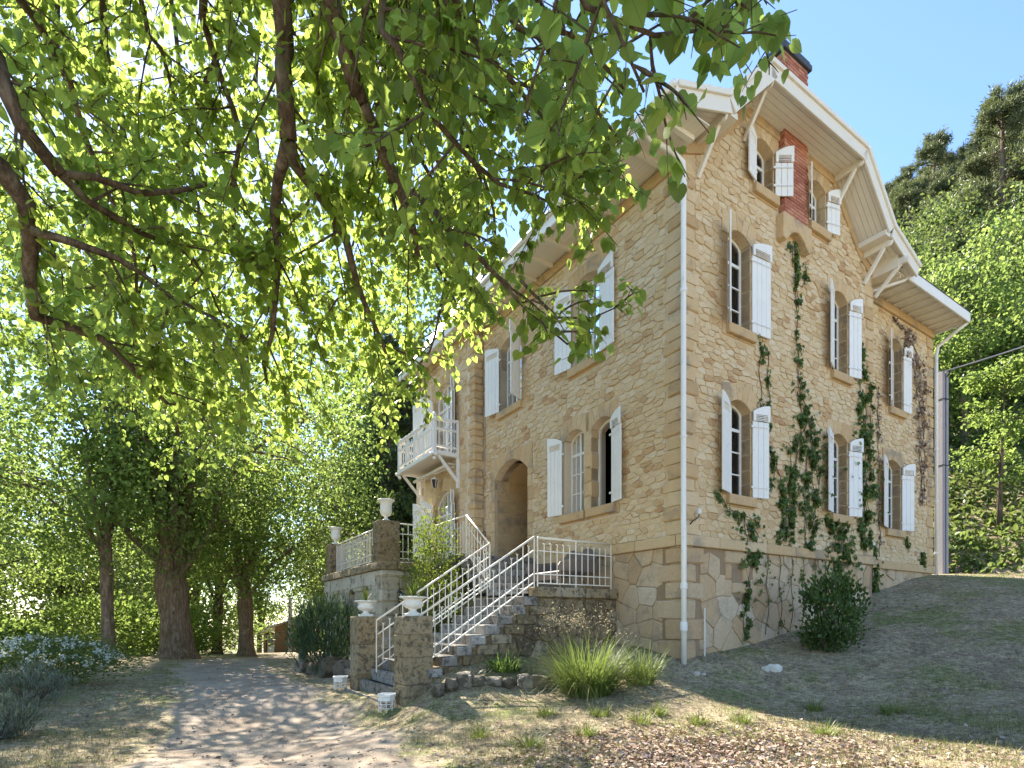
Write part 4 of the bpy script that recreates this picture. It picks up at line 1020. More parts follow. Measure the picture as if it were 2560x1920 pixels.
# cheek wall: core, end blocks under each step, rubble below
prof = [(-4.4, 0), (-.01, 0), (-.01, ZL - .2), (-2.1, ZL - .2)]
for k in range(1, 8): prof += [(-2.11 - TR * (k - 1), ZL - RS * (k + 1) + .0), (-2.11 - TR * k, ZL - RS * (k + 1) + .0)]
prof += [(-4.4, ZL - RS * 8)]
CHK = lambda s, d, z: (s, 1.80 - d, z)
mb = MB(); mb.prism(prof, CHK, -1.9, 0, .3); mb.build('cheek_wall', M['mossy'], st)
for k in range(1, 9):
    f0 = -2.11 - TR * k; z1 = ZL - RS * (k + 1) - .004
    stp('cheek_stone', f0 - .01 + TR * .45, f0 + TR * 1.9, 1.735, 1.95, z1 - RS + .008, z1 + .0, M['mossy'], .018, .006)
    stp('cheek_stone', f0 + .0, f0 + TR - .004, 1.745, 1.9, ZL - RS * (k + 1) + .006, ZL - RS * k - .03, M['greystep'], .015, .004)
under_line = lambda s, z: z < ZL - .24 - max(0, (-2.11 - s)) * RS / TR - (.42 if s < -2.0 else 0)
for (sx, sz), poly in cells(random.Random(33), -4.3, 0, .2, 2.0, .36, .3, 1.15):
    if not under_line(sx, sz): continue
    A, c = area_c(poly); pp = dom(poly, c, .008)
    if not pp or A < .006: continue
    P0 = Vector(CHK(c[0], 0, c[1])); P, fs = stone_geo(rs, pp, c, CHK, .035, P0)
    link('stone', MB().add(P, fs, min(1, max(0, rs.gauss(.4, .25)))).mesh('stone'), M['mossy'], st, loc=P0 - ORG[st.name])

# ------------------------------------------------------------------ terrace
te = hthing('stone_terrace', -1.8, 9.2, 0.1, 'weathered stone terrace with rusticated cellar wall and narrow openings', 'terrace')
mb = MB(); mb.box(-3.5, -.34, 6.6, 12.1, 2.86, ZT - .05, .5); mb.box(-2.15, -.09, 5.12, 6.6, 2.0, ZT - .02, .5); mb.build('paving', M['greystep'], te)
TFR = lambda s, d, z: (-3.6 - d, s, z); TSD = lambda s, d, z: (s, 6.5 - d, z)
OP = [(7.52, 7.97, .9, 2.36, .12), (8.78, 9.54, .5, 2.30, .16), (10.37, 10.75, .9, 2.36, .12)]
loops = [[(6.5, -.2), (12.2, -.2), (12.2, 2.84), (6.5, 2.84)]] + [hole(*q) for q in OP]
flat = [p for l in loops for p in l]; tris = tessellate_polygon([[Vector((p[0], p[1], 0)) for p in l] for l in loops])
mb = MB(); n = len(flat); fs = [tuple(x) for x in tris] + [tuple(n + i for i in x) for x in tris]; b = 0
for l in loops:
    for i in range(len(l)): fs.append((b + i, b + (i + 1) % len(l), n + b + (i + 1) % len(l), n + b + i))
    b += len(l)
mb.add([TFR(p[0], 0, p[1]) for p in flat] + [TFR(p[0], -.4, p[1]) for p in flat], fs, .75); mb.build('wall', M['terr'], te)
mb = MB(); mb.box(-3.2, -2.15, 6.5, 6.9, -.2, 2.84, .4); mb.box(-2.15, -.1, 3.72, 5.1, -.2, 2.1, .3); mb.box(-2.15, -1.8, 5.1, 6.6, -.2, 3.0, .3); mb.build('wall', M['mossy'], te)
rt = random.Random(44)
def tblock(nm, *a, mat='terr', bv=.03, rough=.01, tint=None):
    return block(nm, *a, M[mat], te, tint if tint is not None else rt.uniform(.3, .9), bv, rt.randint(0, 999), rough)
# ashlar face stones between the openings and rusticated corner
edges = [6.5, 7.52, 7.97, 8.78, 9.54, 10.37, 10.75, 12.2]
for j in range(0, 8, 2):
    a, b = edges[j], edges[j + 1]; z = -.1; i = 0
    while z < 2.35:
        h_ = rt.uniform(.26, .36); zz = min(z + h_, 2.4); rus = (i % 2 == 0)
        m_ = (a + b) / 2 + rt.uniform(-.12, .12)
        for (s0, s1) in ((a, m_), (m_, b)):
            if j == 0 and s0 == a: s0 = a + .45
            if s1 - s0 > .12: tblock('face_stone', -3.6 - (.05 if rus else .015), -3.5, s0 + .004, s1 - .004, z + .004, zz - .004, bv=.03 if rus else .008)
        z = zz; i += 1
for a, b in ((6.95, 7.7), (7.7, 8.45), (8.45, 9.16), (9.16, 9.9), (9.9, 10.6), (10.6, 11.4), (11.4, 12.2)): tblock('face_stone', -3.625, -3.5, a + .004, b - .004, 2.47, 2.83, bv=.008, tint=rt.uniform(.7, 1))
z = -.1; i = 0
while z < 2.75:
    h_ = rt.uniform(.24, .34); zz = min(z + h_, 2.83); pr = .06 if i % 2 else .02
    tblock('quoin_stone', -3.6 - pr, -3.0 if i % 2 else -3.15, 6.5 - pr, 6.95 if i % 2 else 6.85, z + .004, zz - .004, bv=.05 if i % 2 else .012)
    tblock('quoin_stone', -3.0 + .004 if i % 2 else -3.145, -2.2, 6.5 - pr * .6, 6.8, z + .004, zz - .004, bv=.03, tint=rt.uniform(.1, .5)); z = zz; i += 1
for a, b in ((6.42, 7.1), (7.1, 8.0), (8.0, 8.95), (8.95, 9.9), (9.9, 10.9), (10.9, 11.7), (11.7, 12.28)): tblock('coping_stone', -3.70, -3.2, a + .003, b - .003, 2.84, 3.05, mat='mossy', bv=.02, tint=rt.uniform(.5, 1))
tblock('coping_stone', -3.2, -2.05, 6.42, 6.85, 2.84, 3.05, mat='mossy', bv=.02, tint=.6)
# pillars
def pillar(u0, v0, sz, z0, z1, cuts, label, mat='mossy', top=False):
    p_ = hthing('stone_pillar', u0 + sz / 2, v0 + sz / 2, z0, label, 'pillar', 'stone pillars of stair and terrace'); zs_ = [z0 - .15] + cuts + [z1]
    for i in range(len(zs_) - 1):
        e_ = .012 if i == 0 else (0 if i % 2 else .006)
        block('pillar_block', u0 - e_, u0 + sz + e_, v0 - e_, v0 + sz + e_, zs_[i] + .003, zs_[i + 1] - .003, M[mat], p_, rt.uniform(.35, .8), .014, i, .007)
    return p_
P1 = pillar(-4.85, 1.76, .52, .1, 1.64, [.46, .93, 1.32], 'near blocky stone pillar carrying a bowl urn, right of the steps')
P2 = pillar(-4.85, 4.43, .52, .1, 1.64, [.42, 1.05], 'lichen-blackened stone pillar with bowl urn, left of the steps')
P3 = pillar(-3.68, 6.46, .54, 3.05, 4.1, [3.52], 'dark stone terrace corner pillar carrying a goblet urn above the stairs')
P4 = pillar(-3.66, 11.32, .48, 3.05, 4.05, [3.5], 'far terrace pillar carrying a goblet urn, against the trees')

# ------------------------------------------------------------------ railings
RM = {}
def bar_mesh(h, r, tip):
    k = (round(h, 3), r, tip)
    if k not in RM:
        m_ = MB(); m_.tube([(0, 0, 0), (0, 0, h)], r, 6)
        if tip:
            for s_ in (-1, 1): m_.tube([(0, 0, h - .02), (s_ * .012, 0, h + .012), (s_ * .03, 0, h + .028)], [r, r * .8, r * .4], 5)
            m_.tube([(0, 0, h), (0, 0, h + .02)], [r, r * .5], 5)
        RM[k] = m_.mesh('baluster')
    return RM[k]
def railing(root, A, B, h=1.0, sp=.125, nfull=5, start=0, lower=(.10, .28), upper=.74, r=.0105):
    A = Vector(A); B = Vector(B); og = ORG[root.name]; L_ = math.hypot(B.x - A.x, B.y - A.y); n_ = max(2, int(L_ / sp)); d = (B - A)
    m_ = MB(); m_.tube([A + Vector((0, 0, h)), B + Vector((0, 0, h))], .021, 8); m_.build('handrail', M['rail'], root, smooth=True)
    for z in (upper,) + tuple(lower):
        m_ = MB(); m_.beam(A + Vector((0, 0, z)) + d * .01, B + Vector((0, 0, z)) - d * .01, .016, .022); m_.build('rail', M['rail'], root)
    yaw = math.atan2(d.y, d.x)
    for i in range(n_ + 1):
        p = A + d * (i / n_)
        if (i + start) % nfull == 0 or i in (0, n_): o = link('post', bar_mesh(h, .0135, False), M['rail'], root, loc=p - og)
        else: o = link('baluster', bar_mesh(.82 - lower[0] + .06, r, True), M['rail'], root, loc=p + Vector((0, 0, lower[0] - .01)) - og, rot=(0, 0, yaw))
ra = hthing('iron_railing', -2.1, 1.86, 2.2, 'cream iron railing up the near side of the stairs and round the landing', 'railing')
railing(ra, (-4.52, 1.86, .66), (-2.12, 1.86, 2.21), 1.0, .128, 4); railing(ra, (-2.04, 1.86, 2.2), (-.10, 1.86, 2.2), 1.0, .155, 6)
rb_ = hthing('iron_railing', -2.1, 3.6, 2.2, 'cream iron railing on the inner side of the stairs, climbing on to the terrace', 'railing')
railing(rb_, (-4.72, 3.6, .53), (-2.12, 3.6, 2.25), 1.03, .135, 4); railing(rb_, (-2.12, 3.62, 2.27), (-2.12, 4.72, 3.08), 1.0, .13, 4); railing(rb_, (-2.12, 4.76, 3.08), (-2.12, 6.5, 3.08), 1.0, .14, 5); railing(rb_, (-2.14, 6.55, 3.06), (-3.14, 6.62, 3.06), 1.0, .14, 5)
rc_ = hthing('iron_railing', -3.45, 9, 3.05, 'cream iron railing between the two terrace pillars', 'railing')
railing(rc_, (-3.45, 7.03, 3.06), (-3.45, 11.3, 3.06), .95, .13, 7)

# ------------------------------------------------------------------ urns and their plants
bowl = [(.13, 0), (.135, .015), (.135, .05), (.10, .055), (.06, .085), (.05, .105), (.065, .125), (.12, .14), (.165, .17), (.18, .21), (.165, .245), (.15, .26), (.165, .29), (.20, .31), (.245, .325), (.245, .34), (.215, .345), (.19, .30), (.02, .29)]
gob = [(.12, 0), (.125, .02), (.11, .04), (.055, .07), (.045, .10), (.05, .13), (.10, .16), (.14, .20), (.152, .26), (.150, .32), (.145, .38), (.15, .44), (.17, .50), (.215, .54), (.225, .555), (.215, .565), (.17, .54), (.15, .5), (.02, .48)]
def urn(name, u, v, z, prof, label, sq=True, fl=None):
    o = hthing(name, u, v, z, label, 'urn', 'white urns on the pillars'); m_ = MB(); m_.lathe(prof, 32, (u, v, z), *(fl or ())); b_ = m_.build('bowl', M['urn'], o, smooth=True)
    if sq: bevel(MB().box(u - .13, u + .13, v - .13, v + .13, z, z + .05).build('plinth', M['urn'], o), .006)
    m_ = MB(); m_.lathe([(.01, prof[-1][1]), (prof[-2][0] * .97, prof[-1][1] + .01), (.01, prof[-1][1] + .03)], 12, (u, v, z)); m_.build('soil', M['dark'], o)
    return o
urn('bowl_urn', -4.59, 2.02, 1.64, bowl, 'wide white bowl urn on the near stair pillar', fl=(.05, (.15, .25))); urn('bowl_urn', -4.59, 4.69, 1.64, bowl, 'wide white bowl urn on the pillar left of the steps', fl=(.05, (.15, .25)))
urn('goblet_urn', -3.41, 6.73, 4.1, gob, 'tall white goblet urn on the terrace corner pillar', False, (.05, (.16, .45))); urn('goblet_urn', -3.42, 11.56, 4.05, gob, 'tall white goblet urn on the far terrace pillar', False, (.05, (.16, .45)))

def blades(name, rng, base, az, lean, length, width, droop, tint, mat, parent=None, seg=4, kind=None):
    """arching strap leaves as one mesh"""
    n = len(base); P = np.zeros((n, (seg + 1) * 2, 3)); pos = base.copy(); ang = lean.copy()
    side = np.stack([-np.sin(az), np.cos(az), np.zeros(n)], -1)
    for k in range(seg + 1):
        wk = (width * (1 - (k / seg) ** 1.6) * .5 + .0006)[:, None]
        P[:, 2 * k] = pos - side * wk; P[:, 2 * k + 1] = pos + side * wk
        stepv = np.stack([np.cos(az) * np.sin(ang), np.sin(az) * np.sin(ang), np.cos(ang)], -1); pos = pos + stepv * (length / seg)[:, None]; ang = ang + droop / seg
    k2 = (seg + 1) * 2; F = []
    fi = np.array([(2 * k, 2 * k + 1, 2 * k + 3, 2 * k + 2) for k in range(seg)])
    loops = (np.arange(n)[:, None, None] * k2 + fi[None]).reshape(-1)
    me = bpy.data.meshes.new(name); me.vertices.add(n * k2); me.vertices.foreach_set('co', P.reshape(-1).astype(np.float32))
    me.loops.add(len(loops)); me.loops.foreach_set('vertex_index', loops.astype(np.int32)); me.polygons.add(n * seg)
    me.polygons.foreach_set('loop_start', (np.arange(n * seg) * 4).astype(np.int32)); me.update(calc_edges=True)
    a = me.attributes.new('tint', 'FLOAT', 'POINT'); a.data.foreach_set('value', np.repeat(tint, k2).astype(np.float32))
    return link(name, me, mat, parent, kind=kind)
def spiky(u, v, z, label, seed, n=44, ln=.42):
    rng = np.random.default_rng(seed); o = hthing('yucca_plant', u, v, z, label, 'plant', 'spiky plants in the urns')
    blades('leaves', rng, np.tile([0, 0, .0], (n, 1)) + rng.normal(size=(n, 3)) * .01, rng.uniform(0, 6.28, n), rng.uniform(.05, 1.2, n), rng.uniform(.6, 1.1, n) * ln, np.full(n, .018), rng.uniform(0, .6, n), rng.uniform(0, .6, n), M['blade'], o)
    m_ = MB(); m_.tube([(u, v, z - .03), (u, v, z + .05)], .03, 7); m_.build('stem', M['dry'], o)
spiky(-4.59, 2.02, 1.97, 'spiky green plant in the bowl urn on the near stair pillar', 1); spiky(-4.59, 4.69, 1.97, 'spiky green plant in the bowl urn left of the steps', 2)
spiky(-3.41, 6.73, 4.62, 'thin spiky plant in the goblet urn on the terrace corner', 3, 8, .4); spiky(-3.42, 11.56, 4.57, 'short plant in the goblet urn on the far terrace pillar', 4, 8, .14)

# ------------------------------------------------------------------ white planter baskets at the foot of the stairs
def planter(u, v, label, seed):
    p = W(u, v); z = gz(p.x, p.y); o = hthing('planter', u, v, z, label, 'planter', 'white planters by the steps')
    m_ = MB(); m_.lathe([(.13, .17), (.15, .18), (.15, .24), (.165, .25), (.165, .29), (.14, .29), (.13, .22), (.02, .21)], 8, (u, v, z)); m_.build('basin', M['paint'], o)
    for zz, r_ in ((.05, .125), (.12, .135)):
        m_ = MB(); m_.tube([(u + r_ * math.cos(t), v + r_ * math.sin(t), z + zz) for t in np.linspace(0, 6.2832, 17)], .008, 5, False); m_.build('hoop', M['paint'], o)
    for k in range(8):
        t = k * math.pi / 4 + .4; m_ = MB(); m_.tube([(u + .13 * math.cos(t), v + .13 * math.sin(t), z - .02), (u + .14 * math.cos(t), v + .14 * math.sin(t), z + .18)], .009, 5); m_.build('leg', M['paint'], o)
planter(-5.06, 2.06, 'small white openwork planter against the near stair pillar', 1); planter(-5.05, 4.98, 'small white openwork planter by the left stair pillar', 2)

# ------------------------------------------------------------------ wicker seat on the landing
wk = hthing('wicker_armchair', -.95, 2.6, ZL, 'brown wicker garden seat on the landing behind the railing', 'chair')
zb = ZL
m_ = MB(); m_.box(-1.35, -.45, 2.05, 3.15, zb + .32, zb + .38); bevel(m_.build('seat', M['wicker'], wk), .02)
bk = [(2.0, .38), (3.2, .38), (3.2, .62)] + [(3.2 - 1.2 * k / 12, .72 + .14 * abs(math.sin(2 * math.pi * k / 12)) ** .8 + .10 * math.sin(math.pi * k / 12)) for k in range(13)] + [(2.0, .62)]
m_ = MB(); m_.prism(bk, lambda s, d, z: (-.42 + .12 * (z - .38) + d, s, zb + z), -.02, .02); bevel(m_.build('backrest', M['wicker'], wk), .008)
for v_ in (2.02, 3.18):
    m_ = MB(); m_.prism([(-1.38, .36), (-.4, .36), (-.36, .66), (-.7, .64), (-1.1, .62), (-1.36, .56), (-1.42, .48)], lambda s, d, z: (s, v_ + d, zb + z), -.025, .025); bevel(m_.build('armrest', M['wicker'], wk), .01)
m_ = MB(); m_.box(-1.36, -1.32, 2.05, 3.15, zb + .2, zb + .33); m_.build('apron', M['wicker'], wk)
for (x, y) in ((-1.32, 2.06), (-1.32, 3.14), (-.44, 2.06), (-.44, 3.14)):
    m_ = MB(); m_.tube([(x, y, zb), (x, y, zb + .34)], .022, 7); m_.build('leg', M['wicker'], wk)

# black wall lantern on the terrace corner
wl = hthing('wall_lamp', -3.22, 6.36, 2.0, 'black iron wall lantern on the terrace corner', 'lamp')
m_ = MB(); m_.tube([(-3.22, 6.43, 1.93), (-3.22, 6.34, 1.90), (-3.22, 6.27, 1.98), (-3.22, 6.26, 2.08)], .016, 7); m_.lathe([(.02, 0), (.05, .01), (.05, .08), (.02, .09)], 8, (-3.22, 6.42, 1.88)); m_.build('bracket', M['iron'], wl)
m_ = MB(); m_.lathe([(.03, 2.08), (.05, 2.10), (.065, 2.24)], 6, (-3.22, 6.26, 0)); m_.build('lamp_glass', M['glass'], wl)
m_ = MB(); m_.lathe([(.085, 2.24), (.08, 2.26), (.03, 2.32), (.012, 2.36), (.004, 2.40)], 6, (-3.22, 6.26, 0)); m_.lathe([(.045, 2.06), (.05, 2.09), (.03, 2.1)], 6, (-3.22, 6.26, 0)); m_.build('lamp_cap', M['iron'], wl)
for k in range(6):
    a = k * math.pi / 3; m_ = MB(); m_.beam((-3.22 + .05 * math.cos(a), 6.26 + .05 * math.sin(a), 2.09), (-3.22 + .068 * math.cos(a), 6.26 + .068 * math.sin(a), 2.25), .008, .008); m_.build('lamp_rib', M['iron'], wl)

# ------------------------------------------------------------------ rocks
def rock(name, x, y, sx, sy, sz, label, group, seed, sink=.3, mat='rock', z=None):
    rng = random.Random(seed); bm = bmesh.new(); bmesh.ops.create_icosphere(bm, subdivisions=3, radius=1)
    of = Vector((seed * 3.1, seed * 1.7, 0))
    for v_ in bm.verts:
        n_ = mnoise.noise(v_.co * 1.1 + of) * .35 + mnoise.noise(v_.co * 2.7 + of) * .2 + mnoise.noise(v_.co * 6 + of) * .08
        v_.co *= 1 + n_
        for ax in range(3): v_.co[ax] = max(-.8, min(.8, v_.co[ax]))
        v_.co = Vector((v_.co.x * sx, v_.co.y * sy, v_.co.z * sz))
    me = bpy.data.meshes.new(name); bm.to_mesh(me); bm.free()
    a = me.attributes.new('tint', 'FLOAT', 'POINT'); a.data.foreach_set('value', [rng.uniform(.2, .9)] * len(me.vertices))
    o = link(name, me, M[mat]); o.location = (x, y, (gz(x, y) if z is None else z) + sz * (.8 - sink)); o.rotation_euler = (rng.uniform(-.1, .1), rng.uniform(-.1, .1), rng.uniform(0, 6.28))
    return tag(o, label, 'rock', group)
edge = [(1096, 1752, .17, .14, .15), (1130, 1742, .15, .13, .14), (1160, 1735, .17, .16, .18), (1196, 1726, .16, .12, .11), (1232, 1720, .19, .13, .10), (1270, 1716, .18, .13, .11), (1312, 1712, .16, .15, .16), (1350, 1712, .22, .15, .14), (1402, 1712, .19, .14, .12)]
for i, (px, py, a, b_, c_) in enumerate(edge):
    Y = 9.05 + .05 * i; x = (px - 1280) / 1387 * Y
    rock('edging_rock', x, Y, a, b_, c_, 'mossy rock in the row edging the flower bed beside the stairs', 'rocks edging the flower bed', 50 + i, .28)
for i, (px, Y, s_) in enumerate(((768, 15.6, .30), (800, 15.0, .30), (832, 14.4, .42), (862, 14.2, .34), (885, 13.6, .22))):
    rock('boulder', (px - 1280) / 1387 * Y, Y, s_ * 1.25, s_, s_ * .9, 'grey boulder holding the bank below the oleander', 'boulders below the oleander', 70 + i, .25)
M['pale'] = stone_mat('pale_rock', [(0, (.42, .38, .33)), (1, (.7, .67, .6))], stain_amt=.3, bump=.02)
for i, (px, py, s_, lb) in enumerate(((1742, 1642, .06, 'flat pale stone lying by the house corner downpipe'), (1760, 1652, .04, 'smallest pale stone lying near the house corner'), (1916, 1632, .08, 'low pale rock at the left of the white rocks on the lawn'), (1936, 1626, .12, 'lumpy white rock on the shaded lawn, in front of the basement wall'))):
    Y = 9.9 if i < 2 else 10.1; rock('pale_rock', (px - 1280) / 1387 * Y, Y, s_ * 1.3, s_, s_ * .8, lb, None, 90 + i, .45, 'pale')
rng0 = random.Random(3)

# ------------------------------------------------------------------ trees
def smooth_path(pts, step_=.22):
    P = [Vector(p) for p in pts]; out = []
    for i in range(len(P) - 1):
        p0, p1, p2, p3 = P[max(i - 1, 0)], P[i], P[i + 1], P[min(i + 2, len(P) - 1)]
        n_ = max(1, int((p2 - p1).length / step_))
        for k in range(n_):
            t = k / n_; out.append(.5 * ((2 * p1) + (p2 - p0) * t + (2 * p0 - 5 * p1 + 4 * p2 - p3) * t * t + (3 * p1 - p0 - 3 * p2 + p3) * t ** 3))
    out.append(P[-1]); return out
def rvec(r): return Vector((r.gauss(0, 1), r.gauss(0, 1), r.gauss(0, 1)))

# --- the lime tree whose boughs hang over the camera
def lime_canopy():
    r = random.Random(77); bark = MB(); LP, LU, LT, LS = [], [], [], []
    limbs = []
    def limb(pts, r0, r1, s0, dens=1.0, ln=1.0, away=False):      # s0: first fraction that carries side branches
        p = smooth_path(pts); n_ = len(p)
        p = [q + (rvec(r) * .018 if 0 < i < n_ - 1 else Vector((0, 0, 0))) for i, q in enumerate(p)]
        rad = [r0 + (r1 - r0) * i / (n_ - 1) for i in range(n_)]; bark.tube(p, rad, 11, True, .28); limbs.append((p, rad, s0, dens, ln, away))
    T0 = Vector((-1.1, -3.0, 5.2))
    limb([(-1.3, -3.3, -.1), (-1.25, -3.2, 1.2), (-1.15, -3.1, 3.2), T0], .36, .26, 2)
    limb([T0, (-1.4, -1.0, 7.6), (-1.7, 1.8, 7.9), at(700, -60, 3.9), at(708, 160, 4.1), at(722, 350, 4.3)], .15, .062, .72, .8, 1, True)
    limb([at(722, 350, 4.3), at(745, 400, 4.4), at(830, 525, 4.8), at(900, 700, 5.2), at(965, 885, 5.6)], .05, .014, .05, .9, 1, True)
    limb([at(722, 350, 4.3), at(690, 450, 4.6), at(697, 620, 5.0), at(690, 760, 5.3), at(668, 960, 5.8)], .048, .014, .05, .9, 1, True)
    limb([T0, (-.7, -.6, 7.8), (-.8, 1.9, 7.5), at(805, -60, 3.7), at(840, 90, 3.9), at(905, 260, 4.1)], .14, .058, .76, .8, 1, True)
    limb([at(905, 260, 4.1), at(985, 430, 4.5), at(1045, 640, 5.0)], .058, .024, .0, .9, 1, True)
    limb([at(985, 430, 4.5), at(1080, 520, 4.3), at(1181, 632, 4.3), at(1300, 760, 4.4), at(1420, 862, 4.5)], .03, .007, .25, 1.2, .55)
    limb([at(1300, 700, 4.35), at(1390, 800, 4.4), at(1480, 790, 4.3), at(1560, 760, 4.3)], .012, .004, .1, .8, .4)
    limb([T0, (-3.2, -1.2, 7.4), (-4.4, 1.5, 7.4), at(-150, -40, 3.7), at(0, 190, 3.8), at(60, 330, 3.9), at(150, 435, 4.1)], .14, .05, .7, .8, 1, True)
    limb([at(150, 435, 4.1), at(350, 470, 4.5), at(580, 460, 5.0)], .03, .012, .05, 1, 1, True)
    limb([at(-150, 300, 3.7), at(0, 440, 3.9), at(75, 520, 4.1), at(72, 700, 4.4), at(85, 785, 4.6), at(250, 850, 5.0), at(420, 1010, 5.5)], .07, .016, .05, .9, 1, True)
    limb([at(75, 575, 4.1), at(280, 640, 4.4), at(430, 750, 4.8), at(620, 850, 5.3)], .03, .01, .1)
    limb([at(150, 435, 4.1), at(300, 560, 4.6), at(480, 640, 5.2), at(560, 800, 5.8)], .03, .008, .1)
    limb([(-.7, -.6, 7.8), (.2, 1.2, 6.6), at(960, -150, 3.1), at(985, 120, 3.2), at(1085, 310, 3.5), at(1250, 460, 3.9), at(1400, 520, 4.2)], .07, .008, .5)
    limb([(-.7, -.6, 7.8), (.9, .2, 6.0), at(1350, -180, 2.3), at(1470, 20, 2.4), at(1640, 80, 2.5), at(1760, 50, 2.6), at(1860, 60, 2.7)], .05, .006, .55, 1.1, .5)
    limb([(.9, .2, 6.0), (1.3, 1.2, 5.6), at(1650, -150, 2.9), at(1800, -40, 3.0), at(1900, 40, 3.1)], .04, .006, .5, 1.1, .5)
    limb([(.9, .2, 6.0), (1.2, .5, 5.0), at(1440, -160, 2.0), at(1540, 60, 2.0), at(1610, 230, 2.05)], .03, .005, .6, .8, .38)
    limb([(-1.7, 1.8, 7.9), at(330, -100, 5.0), at(400, 130, 5.4), at(470, 300, 5.8), at(580, 420, 6.3)], .06, .01, .25)
    limb([(-.8, 1.9, 7.5), at(1000, -140, 4.8), at(1120, 90, 5.2), at(1270, 250, 5.6), at(1430, 330, 6.0)], .06, .01, .25)
    limb([(-1.7, 1.8, 7.9), at(560, -90, 6.0), at(500, 250, 6.6), at(400, 560, 7.2), at(300, 880, 7.8)], .06, .012, .2)
    limb([(-4.4, 1.5, 7.4), at(60, -200, 6), at(150, 150, 6.6), at(220, 420, 7.2), at(180, 760, 7.8)], .06, .012, .2)
    limb([(-.8, 1.9, 7.5), at(760, -80, 6.2), at(850, 250, 6.8), at(900, 480, 7.3), at(860, 720, 7.8)], .06, .012, .2)
    limb([(-.8, 1.9, 7.5), at(1050, -100, 6.4), at(1130, 230, 6.8), at(1190, 420, 7.1), at(1110, 640, 7.4)], .05, .012, .2)
    S1 = (-1.7, 1.8, 7.9); S2 = (-4.4, 1.5, 7.4); S3 = (-.8, 1.9, 7.5)
    for s_, pts in ((S2, [(60, -100, 7.5), (40, 350, 8.6), (90, 700, 9.4), (140, 1000, 10)]), (S2, [(200, -150, 8), (260, 300, 9), (330, 700, 9.8), (330, 1040, 10.4)]), (S1, [(420, -100, 7.5), (470, 350, 8.8), (520, 760, 9.8), (500, 1120, 10.4)]),
                    (S1, [(640, -100, 7.5), (640, 330, 8.6), (700, 720, 9.6), (760, 1060, 10.2)]), (S3, [(860, -60, 7.6), (880, 350, 8.6), (930, 700, 9.3), (960, 980, 9.8)]), (S3, [(1010, 0, 7.4), (1060, 330, 8.2), (1130, 620, 8.8)]), (S2, [(-80, 100, 7), (-60, 500, 8), (-20, 900, 9)]),
                    (S3, [(1090, 150, 5.2), (1180, 380, 5.6), (1235, 520, 5.9), (1240, 610, 6.0)]), (S3, [(960, 400, 6), (1060, 610, 6.4), (1140, 760, 6.6)]), (S3, [(1200, -100, 4.2), (1350, 100, 4.5), (1480, 260, 4.8), (1550, 350, 5)]), (S3, [(1300, -100, 3.5), (1450, 80, 3.7), (1560, 220, 3.9)]), (S3, [(1120, -50, 4), (1260, 160, 4.4), (1380, 330, 4.8), (1430, 450, 5)]), (S3, [(1050, 200, 6.4), (1120, 560, 7.2), (1090, 830, 7.6), (1010, 980, 7.8)]), (S3, [(1150, -60, 6.0), (1290, 180, 6.6), (1420, 330, 7.0)]), (S1, [(250, 0, 6), (330, 420, 7), (420, 820, 8), (560, 1150, 8.8)]), (S2, [(100, 60, 5.2), (200, 330, 5.8), (330, 620, 6.4), (330, 900, 7)]), (S1, [(520, 60, 5.2), (600, 330, 5.6), (590, 620, 6.2), (800, 800, 6.8)]), (S3, [(930, 0, 5), (1010, 260, 5.5), (1080, 460, 6), (1200, 600, 6.4)])):
        limb([s_] + [at(*q) for q in pts], .055, .012, .18, .85)
    limb([(-1.4, -1, 7.6), (-3.5, -2, 8.6), (-6, -2, 8.4)], .12, .03, .5); limb([T0, (.6, -4, 8), (3, -4.5, 8.6)], .14, .03, .6); limb([T0, (-1, -3.4, 8), (-1.4, -3.6, 11)], .2, .04, .5)
    def leaves_on(path, dens=1.0):
        for i in range(len(path) - 1):
            a, b = path[i], path[i + 1]; n_ = max(1, int((b - a).length / .042 * dens))
            for k in range(n_):
                if r.random() < .12: continue
                q = a + (b - a) * ((k + r.random()) / n_); d = (b - a).normalized()
                o = (d.cross(Vector((0, 0, 1))) * r.choice((-1, 1)) + rvec(r) * .35)
                q = q + o.normalized() * r.uniform(.01, .05)
                tip = d * .35 + o.normalized() * .65 + Vector((0, 0, -.55)) + rvec(r) * .25
                LP.append(q); LT.append(tip); LU.append(Vector((0, 0, 1)) + rvec(r) * .55); LS.append(r.uniform(.045, .095))
    for p, rad, s0, dens, lnm, away in limbs:
        L_ = sum((p[i + 1] - p[i]).length for i in range(len(p) - 1)); acc = 0; nxt = s0 * L_ + r.uniform(0, .15)
        for i in range(len(p) - 1):
            seg = (p[i + 1] - p[i]).length
            while nxt < acc + seg:
                q = p[i].lerp(p[i + 1], (nxt - acc) / seg); tan = (p[i + 1] - p[i]).normalized()
                sd = rvec(r); sd -= tan * sd.dot(tan); sd.normalize(); sd.z *= .55
                if away and sd.y < .15: sd.y = abs(sd.y) + .3
                d = (tan * r.uniform(.2, .8) + sd).normalized(); ln = r.uniform(.55, 1.35) * lnm; pts = [q]; 
                for k in range(5):
                    d = (d + Vector((0, 0, -.10)) + rvec(r) * .12).normalized(); pts.append(pts[-1] + d * ln / 5)
                bark.tube(pts, [min(rad[i] * .5, .013)] + [.0095, .0075, .006, .0045, .003], 5, False)
                leaves_on(pts[3:], 1)
                for k in range(1, 5):
                    for _ in range(2 if lnm > .6 else 1):
                        dd = (d * .5 + rvec(r) * .55 + Vector((0, 0, -.12))).normalized(); l2 = r.uniform(.18, .48) * max(.6, lnm); tw = [pts[k], pts[k] + dd * l2 * .5, pts[k] + dd * l2 + Vector((0, 0, -.05 * l2))]
                        bark.tube(tw, [.004, .003, .0018], 3, False); leaves_on(tw)
                nxt += r.uniform(.14, .25) / dens
            acc += seg
